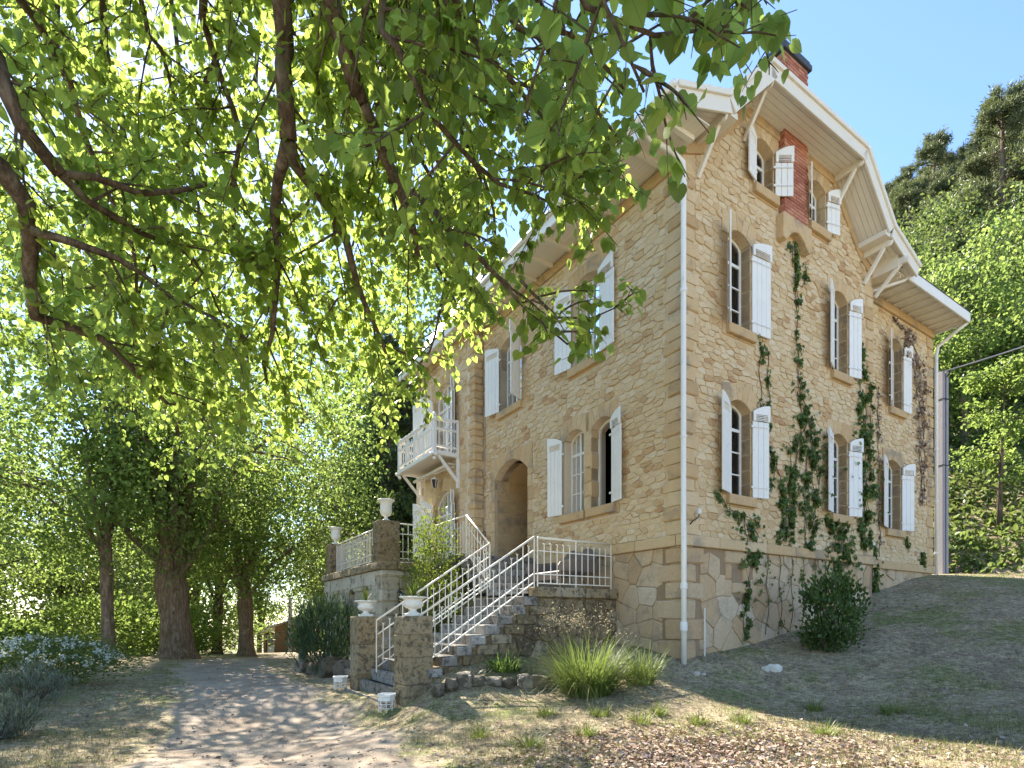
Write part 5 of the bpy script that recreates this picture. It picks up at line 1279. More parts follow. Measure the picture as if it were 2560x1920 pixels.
        leaves_on(p[-3:], .8)
    return bark, np.array(LP), np.array(LU), np.array(LT), np.array(LS)
bark, LP, LU, LT, LS = lime_canopy()
lt = thing('lime_tree', (-1.3, -3.3, 0), 0, 'overhanging lime tree whose leafy boughs fill the upper left', 'tree', None, (-1.3, -3.3, 0))
bark.build('trunk', M['bark'], lt, smooth=True, fix=False)
rngL = np.random.default_rng(5)
link('crown', leaf_mesh('crown', LP - np.array([-1.3, -3.3, 0]), LU, LT, LS, rngL.random(len(LP)), 'heart'), M['lime'], lt, kind='stuff')

# --- standing trees
def make_tree(name, seed, H, cr, tr, fork, nl, nclus, per, ls, mat, bmat, label, low=.25, kind='leaf', spread=.55, lean=(0, 0), flare=1.5, crown_flat=1.0, group=None):
    r = random.Random(seed); rng = np.random.default_rng(seed)
    o = thing(name, (0, 0, 0), 0, label, 'tree', group); tk = MB()
    def rad_at(z):
        return tr * np.interp(z, [-.4, 0, .35, fork * .45, fork * .8, fork * 1.1, fork * 1.35], [flare * 1.15, flare, 1.15, .97, 1.12, .8, .35])
    nz_, na = 22, 26; vs = []; fs = []
    for i in range(nz_ + 1):
        z = -.4 + (fork * 1.35 + .4) * i / nz_; cx_ = .1 - .16 * tr * 3 * max(0, z) / fork; fl_ = max(0, 1 - max(z, 0) / (fork * .4))
        for k in range(na):
            a_ = 2 * math.pi * k / na; e_ = Vector((math.cos(a_), math.sin(a_), 0))
            rr = rad_at(z) * (1 + .10 * mnoise.noise(e_ * 2.2 + Vector((0, 0, z * .35 + seed))) + .05 * mnoise.noise(e_ * 7 + Vector((0, 0, z * .9))) + .09 * fl_ * math.sin(5 * a_ + seed))
            vs.append((cx_ + e_.x * rr, e_.y * rr, z))
    for i in range(nz_):
        for k in range(na): fs.append((i * na + k, i * na + (k + 1) % na, (i + 1) * na + (k + 1) % na, (i + 1) * na + k))
    tk.add(vs, fs)
    cl = []; cz = fork + (H - fork) * .52; hz = (H - fork * (1 - low)) * .52
    for i in range(nl):
        az = 2 * math.pi * (i + r.random() * .6) / nl; el = r.uniform(.25, 1.3) if i % 3 else r.uniform(1.0, 1.5)
        ex = Vector((math.cos(az) * math.cos(el) * cr, math.sin(az) * math.cos(el) * cr, math.sin(el) * (H - fork) * .92)) * r.uniform(.75, 1.0)
        st_ = Vector((0, 0, fork * r.uniform(.8, 1.1))); mid = st_ + ex * .45 + Vector((0, 0, abs(ex.z) * .12 + .4))
        pth = smooth_path([st_, st_ + ex * .2 + Vector((0, 0, .35)), mid, st_ + ex], .8); n_ = len(pth)
        pth = [q + (rvec(r) * .08 if 0 < k < n_ - 1 else Vector((0, 0, 0))) for k, q in enumerate(pth)]
        tk.tube(pth, [tr * (.56 if i % 3 == 0 else .4) * (1 - .9 * (k / (n_ - 1)) ** .7) for k in range(n_)], 8, False)
        for k in range(n_ // 3, n_):
            for _ in range(2):
                d = rvec(r); d.normalize(); d.z = d.z * .5 - .12; q = pth[k] + d * cr * r.uniform(.15, .38)
                tk.tube([pth[k], pth[k].lerp(q, .5) + Vector((0, 0, .1)), q], [tr * .10, tr * .06, tr * .02], 4, False); cl.append(q)
    C_ = []
    while len(C_) < nclus:
        if r.random() < .45 and cl: q = r.choice(cl) + rvec(r) * cr * .07
        else:
            d = rvec(r).normalized(); rad = r.uniform(.55, 1.0) ** .6
            q = Vector((d.x * cr * rad, d.y * cr * rad, cz + d.z * hz * rad * crown_flat))
            nn = mnoise.noise(q * (1.6 / cr) + Vector((seed, 0, 0)))
            if nn < -.12: continue
            q *= 1 + .22 * nn
        if q.z < fork * .55: continue
        C_.append(q)
    C_ = np.array(C_); n = len(C_) * per
    base = np.repeat(C_, per, 0); off = rng.normal(size=(n, 3)) * np.array([spread, spread, spread * .5]); pos = base + off
    up = rng.normal(size=(n, 3)) * .6 + np.array([0, 0, 1.0]); tip = rng.normal(size=(n, 3)) * .7 + np.array([0, 0, -.5]) + off * .6
    tint = np.clip(np.repeat(rng.random(len(C_)), per) * .5 + rng.random(n) * .5, 0, 1)
    tk.build('trunk', bmat, o, smooth=True, fix=False)
    link('crown', leaf_mesh('crown', pos, up, tip, rng.uniform(.7, 1.3, n) * ls, tint, kind), mat, o, kind='stuff')
    return o
def copy_thing(o, loc, rz, s, label=None):
    c = o.copy(); col.objects.link(c); c.location = loc; c.rotation_euler = (0, 0, rz); c.scale = (s, s, s * random.Random(loc[0]).uniform(.92, 1.1))
    if label: c['label'] = label
    for ch in o.children:
        k = ch.copy(); col.objects.link(k); k.parent = c
    return c
def put(o, x, y, rz=0, s=1, dz=0):
    o.location = (x, y, gz(x, y) + dz); o.rotation_euler = (0, 0, rz); o.scale = (s, s, s)
big = make_tree('lime_tree', 3, 15, 8.2, .52, 3.4, 11, 1500, 26, .15, M['lime_far'], M['barkb'], 'massive-trunked lime tree on the left edge of the drive', .5, 'leaf', .42, flare=1.45); put(big, -13.0, 21.4, .6)
mid = make_tree('lime_tree', 9, 13, 6.4, .30, 3.0, 10, 900, 24, .16, M['lime_far'], M['barkb'], 'smaller forked lime tree on the drive, in front of the log cabin', .5, 'leaf', .42); put(mid, -12.5, 26, 1.2)
slim = make_tree('slender_tree', 17, 13, 5.0, .18, 3.9, 8, 700, 22, .15, M['lime_far'], M['barkb'], 'straight slender trunk left of the massive lime tree', .7, 'leaf', .4, flare=1.2); put(slim, -13.7, 18.7, 0)
lowt = make_tree('spreading_tree', 23, 9, 7.0, .25, 2.2, 10, 900, 24, .15, M['lime_far'], M['bark'], 'low spreading tree with drooping boughs at the far left', .5, 'leaf', .4); put(lowt, -22.5, 21, 2)
pA = make_tree('broadleaf_tree', 31, 13, 5.2, .25, 3.0, 9, 520, 20, .24, M['broad'], M['bark'], 'broadleaf tree of the wood beyond the drive', .6, 'leaf', .5, group='trees of the wood beyond the drive')
pB = make_tree('broadleaf_tree', 37, 16, 5.0, .28, 4.0, 9, 520, 20, .25, M['lime_far'], M['bark'], 'broadleaf tree of the wood beyond the drive', .6, 'leaf', .5, group='trees of the wood beyond the drive')
spots = [(-9, 33, 0), (-18, 34, 1), (-25, 31, 0), (-31, 27, 1), (-36, 36, 0), (-24, 42, 1), (-33, 45, 0), (-45, 42, 1), (-7, 44, 1), (-1, 40, 0), (4, 36, 1), (-3, 52, 0), (-12, 66, 1), (-20, 70, 0), (-30, 66, 1), (-42, 62, 0), (-55, 56, 1), (-38, 24, 0), (-28, 19, 0), (-34, 15, 1), (-5, 70, 1), (-26, 74, 1), (5, 47, 0), (-52, 30, 1), (-7.4, 40, 1), (-11, 43, 1), (-4.6, 39, 1), (-36, 54, 1), (-60, 40, 0), (-46, 74, 1), (-66, 64, 0), (-62, 22, 1), (-40, 8, 0), (2, 60, 0)]
rp = random.Random(8); used = {}
for i, (x, y, k) in enumerate(spots):
    src = (pA, pB)[k]; s = rp.uniform(.85, 1.25) if x not in (-7.4, -11, -4.6) else 1.5; rz = rp.uniform(0, 6.28)
    if k not in used: used[k] = 1; put(src, x, y, rz, s)
    else: copy_thing(src, (x, y, gz(x, y)), rz, s)
# dark fir behind the terrace
def make_conifer(name, seed, H, br, nwh, ls, label, group=None, droop=.25, top=.05, lo=.12, mat=None):
    r = random.Random(seed); rng = np.random.default_rng(seed); o = thing(name, (0, 0, 0), 0, label, 'tree', group); tk = MB(); tk.tube([(0, 0, -.4), (0, 0, H * .3), (.05, 0, H * .7), (0, 0, H)], [.3, .24, .13, .02], 8)
    P, D = [], []
    for i in range(nwh):
        t = (i + r.random()) / nwh; z = H * (lo + (1 - lo) * t); ln = br * ((1 - t) ** .75 + top) * r.uniform(.65, 1.1); az = r.uniform(0, 6.28); e = Vector((math.cos(az), math.sin(az), 0))
        q0 = Vector((0, 0, z)); q2 = q0 + e * ln + Vector((0, 0, -droop * ln + .15 * ln)); q1 = q0.lerp(q2, .5) + Vector((0, 0, .08 * ln)); tk.tube([q0, q1, q2], [.05, .03, .01], 4, False)
        for k in range(int(6 + ln * 7)):
            f = r.uniform(.25, 1) ** .7; b = q0.lerp(q2, f) + Vector((0, 0, .08 * ln * math.sin(math.pi * f))); P.append(b + Vector((r.gauss(0, .12 * ln), r.gauss(0, .12 * ln), r.gauss(0, .12)))); D.append(e)
    P = np.array(P); D = np.array(D); per = 22; n = len(P) * per; pos = np.repeat(P, per, 0) + rng.normal(size=(n, 3)) * .12; tip = np.repeat(D, per, 0) * .5 + rng.normal(size=(n, 3)) * .8 + np.array([0, 0, .35])
    tint = np.clip(np.repeat(rng.random(len(P)), per) * .6 + rng.random(n) * .4, 0, 1)
    tk.build('trunk', M['bark'], o, smooth=True, fix=False); link('crown', leaf_mesh('crown', pos, rnd_dirs(rng, n), tip, rng.uniform(.7, 1.3, n) * ls, tint, 'lance'), mat or M['pine'], o, kind='stuff'); return o
fir = make_conifer('fir_tree', 3, 17, 3.6, 110, .30, 'dark fir tree standing behind the terrace and balcony'); put(fir, -7.6, 34, 0, 1.15)
pine = make_conifer('pine_tree', 5, 14, 3.2, 66, .27, 'dark pine tree standing on the ridge of the wooded slope', 'pines on the wooded slope', .05, .25, .3)
hp = [(27, 30), (33, 35), (38, 41), (44, 47), (30, 40), (41, 38), (36, 48), (50, 52), (47, 43), (43, 55), (52, 45), (57, 55), (34, 55), (49, 62), (61, 60), (39, 62), (28, 47), (26, 37)]
hp = []; rq = random.Random(15)
while len(hp) < 46:
    Y = rq.uniform(33, 74); x = (rq.uniform(2150, 2680) - 1280) / 1387 * Y
    if all(math.hypot(x - a, Y - b) > 3.6 for a, b in hp): hp.append((x, Y))
for i, (x, y) in enumerate(hp):
    s = rp.uniform(.62, .9) * (1 + .25 * max(0, min(1, (x / y - .7) / .2)))
    if i == 0: put(pine, x, y, 0, s)
    else: copy_thing(pine, (x, y, gz(x, y) - .3), rp.uniform(0, 6.28), s)
hA = make_tree('hillside_tree', 41, 8, 3.4, .14, 2.2, 8, 420, 22, .17, M['lime_far'], M['bark'], 'bright green leafy tree on the wooded slope right of the house', .7, 'leaf', .38, group='leafy trees on the wooded slope')
hs = [(19.5, 24, .95), (24, 25.5, 1.0), (17.5, 27, .9), (28, 27.5, 1.1)]
while len(hs) < 24:
    Y = rq.uniform(26, 42); x = (rq.uniform(2120, 2680) - 1280) / 1387 * Y
    if all(math.hypot(x - a, Y - b) > 3.0 for a, b, c in hs): hs.append((x, Y, rq.uniform(.65, 1.0)))
hB = make_tree('hillside_tree', 43, 9, 3.4, .15, 2.2, 8, 420, 22, .17, M['broad'], M['bark'], 'darker green leafy tree on the wooded slope right of the house', .7, 'leaf', .38, group='darker leafy trees on the wooded slope')
put(hB, 22, 29.5, 1, 1)
for i, (x, y, s) in enumerate(hs):
    if i == 0: put(hA, x, y, 0, s)
    else: copy_thing(hA if i % 5 == 1 else hB, (x, y, gz(x, y) - .2), rp.uniform(0, 6.28), s)
# young tree right of the pole
yt = thing('young_tree', (16.6, 18.9, gz(16.6, 18.9)), 0, 'young thin-stemmed tree with flat sprays of pale leaves by the pole', 'tree'); tk = MB(); r = random.Random(4); rng = np.random.default_rng(4); Cq = []
tk.tube([(0, 0, -.2), (.02, 0, 1.4), (.1, 0, 3), (.3, .1, 5.6)], [.10, .075, .055, .012], 8)
for i in range(26):
    z = r.uniform(1.6, 5.4); az = r.uniform(0, 6.28); ln = r.uniform(.8, 2.2) * (1.15 - z / 8); e = Vector((math.cos(az), math.sin(az), .35)); q0 = Vector((.03 * z, 0, z)); q1 = q0 + e * ln
    tk.tube([q0, q0.lerp(q1, .5) + Vector((0, 0, .15)), q1], [.025, .015, .005], 5, False)
    for k in range(14): Cq.append(q0.lerp(q1, r.uniform(.35, 1.05)) + Vector((r.gauss(0, .22), r.gauss(0, .22), r.gauss(0, .05))))
Cq = np.array(Cq); n = len(Cq) * 14
tk.build('trunk', M['bark'], yt, smooth=True, fix=False)
link('crown', leaf_mesh('crown', np.repeat(Cq, 14, 0) + rng.normal(size=(n, 3)) * np.array([.16, .16, .05]), rng.normal(size=(n, 3)) * .3 + np.array([0, 0, 1]), rng.normal(size=(n, 3)) * .6 + np.array([0, 0, -.3]), rng.uniform(.08, .15, n), rng.random(n), 'leaf'), M['lime_far'], yt, kind='stuff')

# --- leafy masses
def bush(name, x, y, rx, ry, h, n, ls, mat, label, seed, kind='leaf', cat='shrub', stems=9, group=None, dz=0, upw=.2, clump=90, grow=None):
    r = random.Random(seed); rng = np.random.default_rng(seed); z = gz(x, y) + dz; o = thing(name, (x, y, z), 0, label, cat, group)
    C_ = []
    while len(C_) < clump:
        d = rvec(r).normalized(); rad = r.uniform(.35, 1) ** .5; q = Vector((d.x * rx * rad, d.y * ry * rad, h * .5 + d.z * h * .5 * rad))
        if mnoise.noise(q * 2.2 + Vector((seed, 0, 0))) < -.2: continue
        C_.append(q)
    tk = MB()
    for q in C_[:stems * 3]:
        b_ = Vector((r.gauss(0, rx * .12), r.gauss(0, ry * .12), -.05)); tk.tube([b_, b_.lerp(q, .55) + Vector((0, 0, h * .08)), q], [.014, .009, .003], 4, False)
    tk.build('stems', M['bark'], o, fix=False, kind='stuff'); C_ = np.array(C_); per = max(1, n // clump); n = per * clump; off = rng.normal(size=(n, 3)) * .3 * np.array([rx, ry, h * .5]) * .55; pos = np.repeat(C_, per, 0) + off; pos[:, 2] = np.maximum(pos[:, 2], .02)
    tip = off * 2.0 + rng.normal(size=(n, 3)) * .4 + np.array([0, 0, upw]) + np.repeat(C_, per, 0) * .35; up = rng.normal(size=(n, 3)) * .6 + np.array([0, 0, 1])
    link('foliage', leaf_mesh('foliage', pos, up, tip, rng.uniform(.7, 1.3, n) * ls, np.clip(np.repeat(rng.random(clump), per) * .4 + rng.random(n) * .6, 0, 1), kind), mat, o, kind='stuff'); return o
bush('evergreen_shrub', 6.3, 10.95, .62, .5, 1.45, 2500, .085, M['shrub'], 'dark leafy evergreen shrub against the basement of the gable wall', 3, 'leaf', upw=.8, clump=60)
rb = W(-2.75, 5.2); bush('climbing_rose', rb.x, rb.y, .75, .95, 3.5, 6000, .06, M['rose'], 'tall loose green climber filling the corner below the terrace railing', 5, 'leaf', clump=170, upw=.4)
ol = (-4.95, 14.7); bush('oleander', ol[0], ol[1], .85, .75, 1.95, 4200, .17, M['olean'], 'grey-green oleander bush in front of the terrace wall', 7, 'lance', clump=150, upw=.9)
fl = bush('flowering_shrub', -10.6, 12.2, 1.9, 1.2, 1.15, 6500, .07, M['broad'], 'white-flowering shrub at the far left of the drive', 9, 'leaf', clump=200)
r = np.random.default_rng(6); nfl = 170; d = rnd_dirs(r, nfl); d[:, 2] = np.abs(d[:, 2]); cen = d * np.array([1.85, 1.2, .62]) * r.uniform(.85, 1.05, (nfl, 1)) + np.array([0, 0, .52]); cen = np.repeat(cen, 16, 0) + r.normal(size=(nfl * 16, 3)) * .035
link('blossom', leaf_mesh('blossom', cen, rnd_dirs(r, len(cen)), rnd_dirs(r, len(cen)), r.uniform(.03, .05, len(cen)), r.random(len(cen)), 'quad'), M['flower'], fl, kind='stuff')
bush('lavender_bush', -7.15, 7.75, .5, .4, .55, 2600, .085, M['lav'], 'grey-green lavender bush at the left edge of the picture', 11, 'lance', upw=1.0)
bush('lavender_bush', -8.6, 9.9, .6, .5, .75, 1800, .085, M['lav'], 'grey-green twiggy bush between the lavender and the flowering shrub', 13, 'lance', upw=1.0)
for i, (x, y, rx, h) in enumerate(((-18, 24.5, 2.6, 2.6), (-18.2, 30, 2.4, 2.8), (-21.5, 29, 3.2, 3.2), (-24.5, 24, 2.6, 2.8), (-19.5, 36, 3, 3.4), (-29, 25, 3.2, 3.0), (-10.6, 36.5, 1.8, 2.2), (-16.5, 17.6, 1.5, 1.3), (-26, 38, 3.4, 3.6), (-31, 33, 3.4, 3.4), (-36, 29, 3.4, 3.2), (-40, 36, 4, 4), (-30, 48, 4, 4.2), (-42, 50, 5, 5), (-31, 65, 5, 6), (-22, 67, 5, 6), (-14, 63, 5, 6), (-40, 60, 5, 6), (-52, 44, 5, 6), (-46, 34, 4, 5), (-27, 70, 5, 7))):
    bush('woodland_bush', x, y, rx, rx * .8, h, 3200, .2, M['lime_far'], 'bright green bush of the thicket behind the lime trunks', 60 + i, 'leaf', clump=110, group='bushes of the thicket behind the limes')
# undergrowth on the slope
rng = np.random.default_rng(12); n = 62000; x = rng.uniform(12.6, 34, n); y = rng.uniform(17.2, 38, n); s = (x - 13.5) * .62 + (y - 18.8) * .79; k = (s > -.2) & (x > 12.9 + (y < 20) * .3); x, y = x[k], y[k]; n = len(x)
z = ground_h(x, y); hgt = .9 * np.clip(np.sin(x * 1.3 + y * .6) * np.cos(y * 1.1 - x * .4) + .35, 0.05, 1); pos = np.stack([x, y, z + hgt * rng.random(n)], -1)
me = leaf_mesh('undergrowth', pos, rng.normal(size=(n, 3)) * .6 + np.array([0, 0, 1]), rng.normal(size=(n, 3)) + np.array([0, 0, .4]), rng.uniform(.12, .28, n), np.clip(rng.random(n) * .6 + (np.sin(x * .9 + y) + 1) * .2, 0, 1), 'leaf'); tag(link('undergrowth', me, M['broad']), 'low green undergrowth covering the bank right of the house', 'undergrowth', kind='stuff')

# --- ivy on the gable wall
def creeper(name, seed, strands, n, ls, mat, label, plane=GAB, cat='ivy', fall=True, stem=True, stemw=.008):
    """strands: list of polylines of (u, z, half width)"""
    r = random.Random(seed); rng = np.random.default_rng(seed); o = hthing(name, strands[0][0][0], 0, strands[0][0][1], label, cat)
    og = ORG[o.name]; tot = sum(math.hypot(s[i + 1][0] - s[i][0], s[i + 1][1] - s[i][1]) * (s[i][2] + s[i + 1][2]) for s in strands for i in range(len(s) - 1)); mb_ = MB(); P = []
    for s in strands:
        for i in range(len(s) - 1):
            (u0, z0, w0), (u1, z1, w1) = s[i], s[i + 1]; l = math.hypot(u1 - u0, z1 - z0)
            for _ in range(int(n * l * (w0 + w1) / tot)):
                t = r.random(); wv = w0 + (w1 - w0) * t; q = r.gauss(0, .75) * wv; uu = u0 + (u1 - u0) * t + q + .07 * math.sin(9 * (z0 + (z1 - z0) * t)); zz = z0 + (z1 - z0) * t + r.gauss(0, .05)
                if mnoise.noise(Vector((uu * 5.5, zz * 3.0, seed))) + .5 * mnoise.noise(Vector((uu * 13, zz * 9, seed))) < .16: continue
                P.append(plane(uu, r.uniform(.02, .10) + (.08 * r.random() if wv > .3 else 0), zz))
            if stem:
                for j in range(1 + int((w0 + w1) * 5)):
                    a = r.uniform(-.5, .5); pts = [plane(u0 + (u1 - u0) * t + a * (w0 + (w1 - w0) * t) * 1.6 + .05 * math.sin(7 * t * l + j * 2), .04, z0 + (z1 - z0) * t) for t in np.linspace(0, 1, max(3, int(l / .15)))]; mb_.tube(pts, stemw, 4, False)
    if mb_.v: mb_.build('stems', M['bark'], o, fix=False, kind='stuff')
    P = np.array(P) - np.array(og); n = len(P); nd = np.array(plane(0, 1, 0)) - np.array(plane(0, 0, 0))
    link('foliage', leaf_mesh('foliage', P, rng.normal(size=(n, 3)) * .45 + nd * 1.0 + np.array([0, 0, .3]), rng.normal(size=(n, 3)) * .5 + np.array([0, 0, -.8]), rng.uniform(.7, 1.3, n) * ls, rng.random(n), 'ivy'), mat, o, kind='stuff')
creeper('ivy', 1, [[(3.62, 9.95, .16), (3.7, 9.5, .13), (3.72, 8.6, .07), (3.8, 7.6, .08), (3.9, 6.7, .16), (4.1, 6.2, .26), (4.3, 5.5, .40), (4.35, 4.6, .44), (4.3, 4.0, .32), (4.25, 3.2, .16)], [(4.15, 6.2, .1), (3.65, 5.4, .2), (3.5, 4.4, .2), (3.3, 3.3, .2)], [(4.1, 9.6, .06), (3.95, 9.1, .05)]], 5600, .095, M['ivy'], 'long green ivy hanging from the brick corbel down the gable wall')
creeper('ivy', 2, [[(6.55, 8.5, .08), (6.65, 7.4, .2), (6.75, 6.4, .28), (6.8, 5.2, .38), (6.85, 4.4, .32), (6.8, 3.4, .25)], [(7.1, 7.6, .07), (7.0, 6.6, .1)]], 4300, .095, M['ivy'], 'dense green ivy column between the gable windows and the wing')
creeper('ivy', 3, [[(5.0, 3.95, .16), (5.4, 3.9, .3), (5.6, 3.5, .42), (5.5, 3.05, .42), (5.6, 2.5, .3), (5.5, 1.7, .25)]], 2600, .095, M['ivy'], 'bushy ivy clump below the middle ground-floor window')
creeper('ivy', 4, [[(2.38, 7.5, .03), (2.42, 6.0, .03), (2.55, 5.2, .05)], [(2.62, 7.4, .02), (2.7, 6.0, .04), (2.62, 5.3, .08)], [(2.62, 5.35, .06), (2.9, 4.9, .08), (2.65, 4.4, .09), (2.7, 4.2, .05)], [(2.9, 4.9, .07), (3.1, 4.5, .1), (3.2, 3.9, .1), (3.1, 3.3, .08)]], 1500, .08, M['ivy'], 'thin ivy strands trailing beside the left gable windows')
creeper('ivy', 5, [[(1.0, 4.1, .04), (1.3, 3.8, .06), (1.9, 3.7, .25), (2.1, 3.3, .28), (2.05, 2.9, .22), (2.1, 2.3, .2), (1.85, 1.8, .14), (1.9, 1.2, .10)], [(2.1, 2.9, .1), (2.6, 3.0, .12)]], 2000, .085, M['ivy'], 'straggling ivy below the left ground-floor window and round the cellar grille')
creeper('dry_creeper', 6, [[(9.2, 10.1, .15), (9.9, 9.9, .35), (10.5, 9.3, .4), (10.85, 8.2, .34), (10.9, 7.0, .34), (11.0, 6.0, .3), (10.95, 5.0, .16)], [(8.25, 7.9, .03), (8.3, 5.0, .06), (8.35, 3.3, .05)]], 3400, .075, M['dry'], 'withered brown creeper spreading over the right-hand wing', RWG, 'creeper')
creeper('ivy', 7, [[(8.0, 3.7, .1), (7.9, 3.2, .2), (7.75, 2.6, .35), (7.7, 2.1, .4)], [(10.9, 3.6, .08), (11.1, 3.1, .1)], [(9.9, 3.9, .05), (10.0, 3.5, .05)]], 1900, .095, M['ivy'], 'low ivy at the foot of the wall where the wing begins', RWG)
creeper('dry_creeper', 8, [[(2.6 + .45 * k, 3.0, .12), (2.65 + .45 * k, 2.0, .06), (2.6 + .45 * k, 1.25, .05)] for k in range(6)], 500, .06, M['ivy'], 'dark bare creeper stems hanging over the basement wall', GAB, 'creeper', stemw=.007)

# --- strappy plants in the flower bed
def tuft(name, x, y, n, ln, wd, label, seed, mat='clump', lean=1.0, rad=.25, cat='plant'):
    rng = np.random.default_rng(seed); o = thing(name, (x, y, gz(x, y)), 0, label, cat); a = rng.uniform(0, 6.28, n); rr = rad * np.sqrt(rng.random(n)); base = np.stack([rr * np.cos(a), rr * np.sin(a), np.full(n, -.02)], -1)
    blades('leaves', rng, base, a + rng.normal(size=n) * .5, rng.uniform(.05, .85, n) * lean, rng.uniform(.55, 1.15, n) * ln, rng.uniform(.6, 1.2, n) * wd, rng.uniform(.2, 1.9, n), rng.random(n) ** .95, M[mat], o, 6, 'stuff'); return o
tuft('grass_clump', 1.22, 8.95, 1500, 1.08, .013, 'big fountain of bright green strap grass in the flower bed', 3, rad=.36)
tuft('grass_clump', 2.15, 9.35, 380, .75, .013, 'smaller green grass clump beside the big one, near the house corner', 4, rad=.22)
tuft('strappy_plant', -.12, 9.85, 260, .42, .018, 'low dark strappy plant at the foot of the stair wall', 5, 'ivy', 1.2, .25)
sp = thing('seeding_plant', (1.15, 9.85, gz(1.15, 9.85)), 0, 'pale wispy seeding plant behind the grass clump', 'plant'); m_ = MB(); P = []; r = random.Random(2)
for k in range(46):
    q = Vector((r.gauss(0, .38), r.gauss(0, .2), r.uniform(.75, 1.15))); m_.tube([Vector((q.x * .2, q.y * .2, -.02)), q * .6, q], [.005, .004, .002], 3, False)
    for j in range(16): P.append(q + Vector((r.gauss(0, .05), r.gauss(0, .05), r.gauss(0, .08))))
m_.build('stems', M['seed'], sp, fix=False); P = np.array(P); rng = np.random.default_rng(3); link('seed_heads', leaf_mesh('seed_heads', P, rnd_dirs(rng, len(P)), rnd_dirs(rng, len(P)), rng.uniform(.02, .045, len(P)), rng.random(len(P)), 'leaf'), M['seed'], sp, kind='stuff')
for i, (x, y) in enumerate(((1.65, 7.1), (2.35, 7.0), (2.0, 7.55), (.9, 6.6), (3.0, 7.2), (.2, 6.2), (-.4, 7.0), (.5, 7.8), (3.6, 6.4), (4.4, 8.1), (5.2, 7.6), (1.2, 7.6))): tuft('weed_tuft', x, y, 130, .24, .009, 'small green weed tuft growing in the dry lawn', 20 + i, 'blade', 1.0, .12)['group'] = 'weed tufts in the dry lawn'

# --- lawn blades, dead leaves, twigs
rng = np.random.default_rng(31)
def scatter(n, x0, x1, y0, y1, near=1.0):
    y = y0 + (y1 - y0) * rng.random(n) ** 1.6; x = (x0 + (x1 - x0) * rng.random(n)) * (y / y1) ** near; return x, y
def off_house(x, y):
    dx, dy = x - CX, y - CY; u = cR * dx + sR * dy; v = -sR * dx + cR * dy
    return ~((u > -.05) & (v > -.05)) & ~((u > -5.1) & (v > 1.72) & (v < 13)) 
n = 240000; y = 3.6 + 14 * rng.random(n) ** 1.9; x = rng.uniform(-1.05, 1.02, n) * y; l, rr = drive_edge(y); wv = wob(x, y) * .42
k = off_house(x, y) & ~((x > l + wv + .1) & (x < rr + wv - .1)); fl_ = wob(x * .6, y * .6); fg = wob(x * 1.7 + 3, y * 1.7)
k &= rng.random(n) < np.clip(.55 + .5 * fg, .12, 1); x, y, fl_ = x[k], y[k], fl_[k]; n = len(x)
bz_ = np.stack([x, y, ground_h(x, y) - .005], -1)
o = blades('grass', rng, bz_, rng.uniform(0, 6.28, n), rng.uniform(.2, 1.35, n), rng.uniform(.03, .085, n) * (1 + .35 * (rng.random(n) < .1)), rng.uniform(.005, .011, n), rng.uniform(0, 1.0, n), np.clip(.66 - .5 * fl_ + rng.normal(size=n) * .22, 0, 1), M['turf'], None, 1, 'stuff'); tag(o, 'short patchy grass, half dry, on the lawn', 'grass')
n = 6000; a = rng.normal(size=(n, 2)); x = 2.0 + a[:, 0] * .95; y = 5.5 + a[:, 1] * .7
n2 = 5200; x = np.concatenate([x, rng.uniform(-1.05, 1.02, n2) * 16]); y = np.concatenate([y, np.zeros(n2)]); y[n:] = 3.6 + 14 * rng.random(n2) ** 1.5; x[n:] *= y[n:] / 16
k = off_house(x, y) & (y > 2.5); x, y = x[k], y[k]; n = len(x); sz = rng.uniform(.025, .075, n)
me = leaf_mesh('fallen_leaves', np.stack([x, y, ground_h(x, y) + rng.uniform(.008, .035, n)], -1), rng.normal(size=(n, 3)) * .45 + np.array([0, 0, 1]), rng.normal(size=(n, 3)) * np.array([1, 1, .25]), sz, rng.random(n), 'leaf'); tag(link('fallen_leaves', me, M['dry']), 'dry brown fallen leaves strewn over the lawn', 'leaves', kind='stuff')
m_ = MB(); r = random.Random(6)
for k in range(150):
    x, y = r.gauss(1.6, 1.8), r.gauss(6.0, 1.3); a = r.uniform(0, 6.28); l = r.uniform(.06, .28); z = gz(x, y) + .02; m_.tube([(x, y, z), (x + l * .5 * math.cos(a), y + l * .5 * math.sin(a), z + .012), (x + l * math.cos(a + .2), y + l * math.sin(a + .2), z)], .0035, 4, False)
tag(m_.build('twigs', M['bark'], fix=False), 'thin dry twigs lying in the leaf litter', 'twigs', kind='stuff')

# ------------------------------------------------------------------ pole with its cable, cabin, far post, teal bundle
pl = thing('utility_pole', (13.75, 17.7, gz(13.75, 17.7)), .3, 'grey weathered utility pole standing right of the house', 'pole', None, (0, 0, 0)); hz_ = 9.45 - gz(13.75, 17.7)
for s_ in (-.08, .08): bevel(MB().box(s_ - .05, s_ + .05, -.09, .09, -.4, hz_).build('pole_flange', M['pole'], pl), .012)
MB().box(-.05, .05, -.03, .03, -.4, hz_ - .02).build('pole_web', M['pole'], pl)
MB().box(-.14, .14, -.1, .1, hz_ - .9, hz_ - .86).build('pole_band', M['iron'], pl); MB().box(-.14, .14, -.1, .1, hz_ - 3.0, hz_ - 2.97).build('pole_band', M['iron'], pl)
m_ = MB(); m_.tube([(0, -.12, hz_ - .2), (0, -.2, hz_ - .1), (0, -.2, hz_)], .02, 6); m_.build('hook', M['iron'], pl)
cb = MB(); A_ = Vector((13.7, 17.55, 9.42)); B_ = Vector((24, 16, 13.8)); cb.tube([A_.lerp(B_, t) + Vector((0, 0, -.5 * math.sin(math.pi * t))) for t in np.linspace(0, 1, 14)], .02, 6, False)
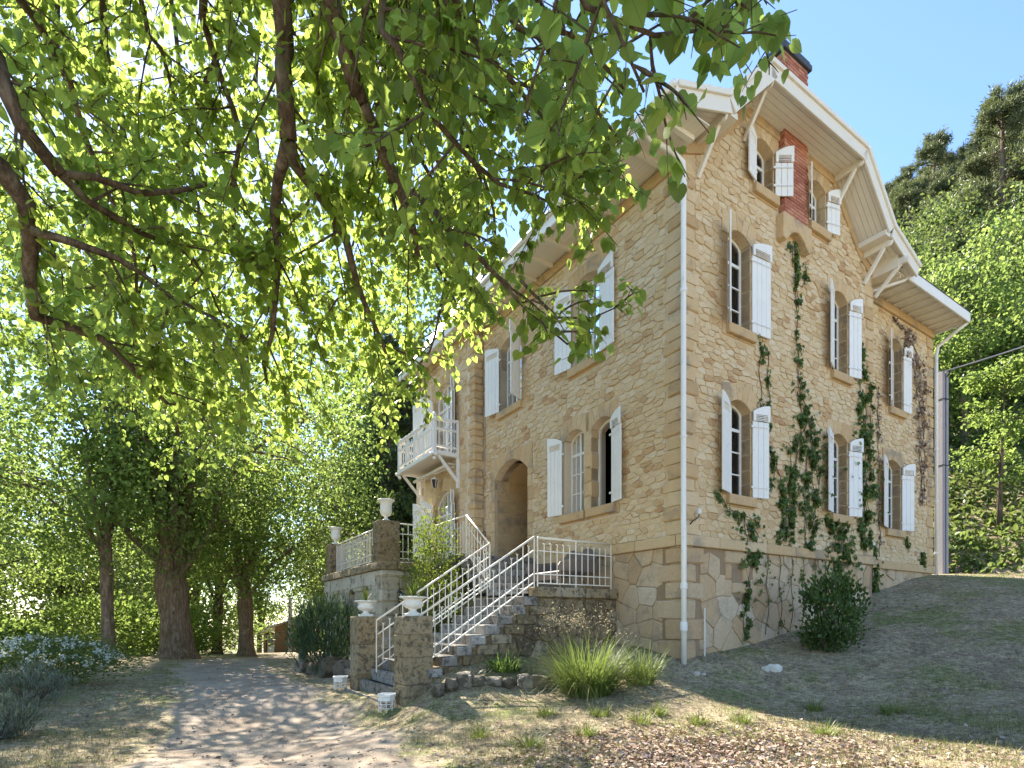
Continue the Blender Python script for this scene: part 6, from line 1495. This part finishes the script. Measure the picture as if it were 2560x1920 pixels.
cb.tube([A_, Vector((12.9, 17.0, 9.15))], .012, 5, False); tag(cb.build('overhead_cable', M['pole'], fix=False), 'pale twisted cable running from the pole top to the upper right', 'cable')
# log cabin
cz = gz(-24.8, 58); cbn = thing('log_cabin', (-24.8, 58, cz), 0.0, 'small log cabin with sloping roof and porch at the end of the drive', 'cabin', None, (0, 0, 0))
for k in range(13):
    z = .12 + k * .21; x0, x1 = 0.0, 2.35 + (0 if z < 2.4 else 0)
    m_ = MB(); m_.tube([(.0, 0, z), (5.2, 0, z)], .115, 8); m_.build('log', M['log'], cbn)
    if z < 2.1: m_ = MB(); m_.tube([(0, 0, z + .1), (0, 3.2, z + .1)], .11, 8); m_.build('log', M['log'], cbn)
m_ = MB(); m_.box(.1, 5.1, .1, 3.4, 0, 2.6); m_.build('wall', M['oak'], cbn)
m_ = MB(); m_.prism([(-2.6, 2.35), (5.6, 4.9), (5.6, 5.0), (-2.6, 2.45)], lambda s, d, z: (s, d, z), -.6, 4); m_.build('roof', M['zinc'], cbn)
m_ = MB(); m_.prism([(0, 2.6), (5.2, 2.6), (5.2, 4.7), (0, 3.1)], lambda s, d, z: (s, d, z), 0, .1); m_.build('gable_board', M['log'], cbn)
MB().box(-2.65, -2.6, -.62, 4.02, 2.27, 2.47).build('fascia', M['paint'], cbn); MB().box(-2.5, .1, -.3, 3.4, -.1, .1).build('porch_floor', M['log'], cbn)
for x in (-2.2, -.9): MB().box(x - .07, x + .07, -.3, -.16, 0, 2.45).build('porch_post', M['log'], cbn)
MB().box(-1.2, -.1, .02, .08, .1, 2.5).build('porch_wall', M['oak'], cbn)
dr = MB().box(-.75, -.05, -.04, .02, .15, 2.25).build('door', M['paint'], cbn)
for r_ in range(3):
    for c_ in range(2): MB().box(-.69 + c_ * .31, -.42 + c_ * .31, -.06, -.035, 1.05 + r_ * .39, 1.39 + r_ * .39).build('pane', M['glass'], dr)
m_ = MB(); m_.tube([(-21.6, 54, gz(-21.6, 54) - .2), (-21.6, 54, gz(-21.6, 54) + 5.5)], .17, 8); tag(m_.build('timber_post', M['pole']), 'tall pale post standing in front of the log cabin', 'post')
tb = thing('furled_parasol', (-5.95, 15.95, gz(-5.95, 15.95)), 0, 'dark teal furled cloth bundle leaning beside the oleander', 'parasol'); m_ = MB(); m_.tube([(-.12, 0, .1), (-.08, 0, .4), (.02, 0, .8), (.09, 0, 1.15), (.12, 0, 1.3)], [.07, .12, .11, .08, .02], 8); m_.build('cloth', M['teal'], tb, smooth=True); ORG[tb.name] = Vector((0, 0, 0)); m_ = MB(); m_.tube([(-.14, 0, -.02), (.14, 0, 1.42)], .015, 6); m_.build('shaft', M['iron'], tb)
